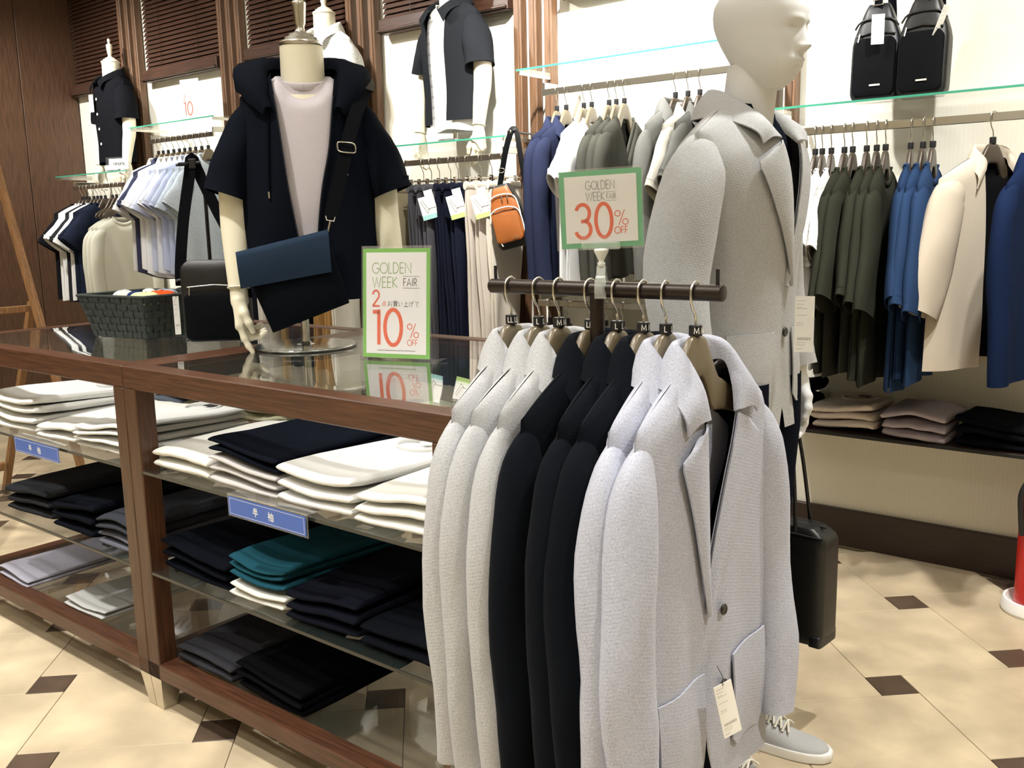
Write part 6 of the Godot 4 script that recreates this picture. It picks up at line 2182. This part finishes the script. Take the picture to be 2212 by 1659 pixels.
# ------------------------------------------------------------------ on the floor
func extinguisher():
	var P := Vector3(-0.545, 0, -3.475)
	var s := thing("extinguisher_stand", "round white floor stand under the red fire extinguisher", "stand", at3(P.x, 0, P.z))
	var g := Geo.new()
	g.lathe([Vector2(0.0005, 0.0), Vector2(0.115, 0.0), Vector2(0.118, 0.012), Vector2(0.112, 0.045), Vector2(0.106, 0.048), Vector2(0.100, 0.045), Vector2(0.096, 0.022), Vector2(0.0005, 0.020)], 40)
	part(s, "ring", g, M["white"])
	var t := thing("fire_extinguisher", "red fire extinguisher with black hose by the dark baseboard", "fire extinguisher", at3(P.x, 0.021, P.z, 39))
	g = Geo.new()
	g.lathe([Vector2(0.0005, 0.0), Vector2(0.078, 0.0), Vector2(0.080, 0.03), Vector2(0.078, 0.035), Vector2(0.078, 0.34), Vector2(0.070, 0.375), Vector2(0.045, 0.40), Vector2(0.025, 0.41), Vector2(0.022, 0.43), Vector2(0.0005, 0.43)], 40)
	part(t, "cylinder", g, M["red_paint"])
	g = Geo.new()
	g.tube([Vector3(0, 0.43, 0), Vector3(0, 0.455, 0)], 0.018, 14)
	part(t, "valve", g, M["nickel"])
	part(t, "lever", boxg(Vector3(0.03, 0.47, 0), Vector3(0.11, 0.012, 0.02), 0.004), M["black_plastic"])
	part(t, "grip", boxg(Vector3(0.04, 0.445, 0), Vector3(0.10, 0.012, 0.018), 0.004), M["black_plastic"])
	g = Geo.new()
	g.tube(bez([Vector3(-0.015, 0.44, 0), Vector3(-0.06, 0.45, 0.01), Vector3(-0.092, 0.40, 0.012), Vector3(-0.094, 0.33, 0.02), Vector3(-0.088, 0.26, 0.025)], 20), 0.010, 10)
	part(t, "hose", g, M["black_plastic"])
	var marks := Geo.new()
	for k in 5:
		marks.xf = Transform3D(Basis(Vector3.UP, deg_to_rad(0.0 + 0 * k)), Vector3.ZERO)
		marks.ink([arc(-0.018, 0.30 - k * 0.045, 0.010, 0.012, 20, 320, 10), p2([-0.004, 0.312 - k * 0.045, 0.012, 0.288 - k * 0.045]), p2([0.012, 0.312 - k * 0.045, -0.002, 0.296 - k * 0.045])], 0.003, 0.0785)
	part(t, "white_lettering", marks, M["white"])
	marks = Geo.new()
	marks.ink([arc(0, 0.075, 0.007, 0.007, 0, 360, 14)], 0.012, 0.0787)
	part(t, "yellow_disc", marks, M["yellow"])
	marks = Geo.new()
	marks.ink([arc(0, 0.045, 0.006, 0.006, 0, 360, 14)], 0.010, 0.0787)
	part(t, "black_disc", marks, M["black_plastic"])

func tote():
	var t := thing("tote_bag", "black leather tote bag hanging by the mannequin's far hand", "bag", at3(-1.010, 0.235, -2.335, -4))
	part(t, "body", soft_box(0.34, 0.315, 0.10, 0.22, 0.008), M["leather"])
	var g := Geo.new()
	g.tube([Vector3(-0.165, 0.296, 0.047), Vector3(0, 0.300, 0.052), Vector3(0.165, 0.296, 0.047)], 0.003, 8)
	part(t, "top_binding", g, M["leather"])
	g = Geo.new()
	g.tube([Vector3(-0.14, 0.314, 0.0), Vector3(0.15, 0.314, 0.0)], 0.003, 8)
	part(t, "zip", g, M["gunmetal"])
	for z in [-0.04, 0.04]:
		g = Geo.new()
		g.tube(bez([Vector3(-0.07, 0.25, z * 1.2), Vector3(-0.065, 0.33, z), Vector3(0.03, 0.64, z * 0.35), Vector3(0.085, 0.33, z), Vector3(0.09, 0.25, z * 1.2)], 22), 0.0055, 8)
		part(t, "handle", g, M["leather"])
	for x in [-0.150, 0.150]: part(t, "corner_patch", soft_box(0.036, 0.034, 0.102, 0.3, 0.002), M["leather_navy"], at3(x, -0.001, 0.0))

func a_frame():
	var t := thing("wooden_a_frame", "light wooden A-frame stand beyond the basket table", "display stand")
	var leg := func(a: Vector3, b: Vector3, nm: String):
		var g := Geo.new()
		var d: Vector3 = (b - a).normalized()
		var sd := d.cross(Vector3(0, 0, 1)).normalized() * 0.0165
		var dz := Vector3(0, 0, 0.014)
		var q := [a - sd - dz, a + sd - dz, a + sd + dz, a - sd + dz, b - sd - dz, b + sd - dz, b + sd + dz, b - sd + dz]
		for f in [[0, 1, 2, 3], [7, 6, 5, 4], [0, 4, 5, 1], [1, 5, 6, 2], [2, 6, 7, 3], [3, 7, 4, 0]]: g.quad(q[f[0]], q[f[1]], q[f[2]], q[f[3]])
		part(t, nm, g, M["easel"])
	leg.call(Vector3(-4.90, 2.15, -2.0), Vector3(-4.065, 0.0, -2.0), "front_leg")
	leg.call(Vector3(-4.56, 1.02, -2.03), Vector3(-5.10, 0.0, -2.03), "rear_leg")
	leg.call(Vector3(-4.90, 2.15, -1.5), Vector3(-4.065, 0.0, -1.5), "front_leg")
	leg.call(Vector3(-4.56, 1.02, -1.53), Vector3(-5.10, 0.0, -1.53), "rear_leg")
	part(t, "cross_bar", boxg(Vector3(-4.87, 2.08, -1.75), Vector3(0.03, 0.04, 0.50), 0.003), M["easel"])
	part(t, "hinge_rail", boxg(Vector3(-4.50, 1.0, -1.78), Vector3(0.03, 0.03, 0.50), 0.003), M["easel"])
	part(t, "low_brace", boxg(Vector3(-5.0, 0.17, -1.78), Vector3(0.03, 0.04, 0.46), 0.003), M["easel"])

func goods():
	var heather := func(hex, tex):
		var m := mat(Color(hex), 0.95, M[tex], Vector3.ONE * 7.0)
		m.rim_enabled = true
		m.rim = 0.12
		m.metallic_specular = 0.15
		relief(m, M["weave"], 0.03)
		return m
	M["jacket_grey"] = heather.call("c6c7ca", "heather")
	M["jacket_lilac"] = heather.call("c6c9d8", "heather")
	M["jacket_navy"] = heather.call("0f1218", "knit")
	M["lining_dark"] = cloth("181c24")
	M["horn"] = mat(Color("2a2622"), 0.3)
	M["print_grey"] = mat(Color("8d8b88"), 0.8)
	M["ink_grey"] = mat(Color("8a938e"), 0.7)
	M["ink_orange"] = mat(Color("e0582c"), 0.6)
	M["ink_red"] = mat(Color("dd5a3a"), 0.6)
	M["ink_green"] = mat(Color("86a86a"), 0.7)
	M["ink_black"] = mat(Color("34322f"), 0.7)
	M["sign_teal"] = mat(Color("5aa97b"), 0.5)
	M["sign_green"] = mat(Color("6cb23e"), 0.5)
	M["sign_paper"] = mat(Color("e6e5e6"), 0.6)
	M["acrylic_thick"] = pane(Color(0.92, 0.95, 0.94), 0.22, 0.05)
	M["milky"] = mat(Color("d9dcd8"), 0.35)
	M["jacket_worn"] = heather.call("c8cacd", "heather")
	M["lace"] = cloth("eeeadb", 0.9)
	M["webbing"] = cloth("14151a", 0.7)
	M["zip_dark"] = mat(Color("3a3d46"), 0.3, null, Vector3.ONE, 0.8)
	M["disc"] = mat(Color("b9bcbc"), 0.12, null, Vector3.ONE, 0.9)
	M["stripes"] = mat(Color("f2f2f2"), 0.9, calc_tex(64, func(_x, y): return 1.0 if y % 16 < 12 else 0.86), Vector3.ONE * 5.0)
	M["floral"] = mat(Color("eef0ee"), 0.9, M["flower_print"], Vector3.ONE * 5.0)
	M["nylon"] = cloth("121316", 0.6)
	M["gunmetal"] = mat(Color("4a4a4c"), 0.3, null, Vector3.ONE, 0.9)
	M["strap_green"] = relief(mat(Color("2b332f"), 0.75, M["knit"], Vector3.ONE * 8.0), M["knit_h"], 0.03)
	M["label_blue"] = mat(Color("3f62b4"), 0.45)
	M["red_paint"] = mat(Color("c2211c"), 0.3)
	M["yellow"] = mat(Color("e2b52a"), 0.5)
	M["tag_blue"] = mat(Color("9fcfcf"), 0.6)
	M["tag_green"] = mat(Color("b3cf7d"), 0.6)
	M["pale_stripe"] = mat(Color("eeeeec"), 0.9, calc_tex(64, func(_x, y): return 0.90 if (y % 32 > 14 and y % 32 < 18) or (y % 32 > 20 and y % 32 < 23) else 1.0), Vector3.ONE * 4.0)
	M["blue_print"] = mat(Color("c6d2e0"), 0.9, M["flower_print"], Vector3.ONE * 8.0)
	rack()
	stock()
	basket()
	black_shoulder_bag()
	big_sale_stand()
	hooded_mannequin()
	torsos()
	standing_figure()
	price_tag("large white price tag hanging from the mannequin's grey jacket", Transform3D(Basis(Vector3.UP, deg_to_rad(24)), Vector3(-0.812, 1.172, -2.02)), 0.041, 0.124, false)
	tote()
	wall_clothes()
	sling_bag(-1.20, -3.57, "navy black sling bag with a white price tag", M["leather_navy"], M["nylon"], 6, -6, false)
	sling_bag(-1.035, -3.56, "glossy black sling bag with an open strap", M["leather"], M["nylon"], 2, -5, true)
	price_tag("white price tag on the navy black sling bag", Transform3D(Basis(Vector3.UP, deg_to_rad(22)), Vector3(-1.172, 2.028, -3.49)), 0.042, 0.10, false)
	price_tag("price tag seen edge on beside the glossy black sling bag", Transform3D(Basis(Vector3.UP, deg_to_rad(75)) * Basis(Vector3.RIGHT, 0.4), Vector3(-0.955, 2.03, -3.52)), 0.036, 0.10, false)
	tan_sling()
	wall_signs()
	extinguisher()
	a_frame()
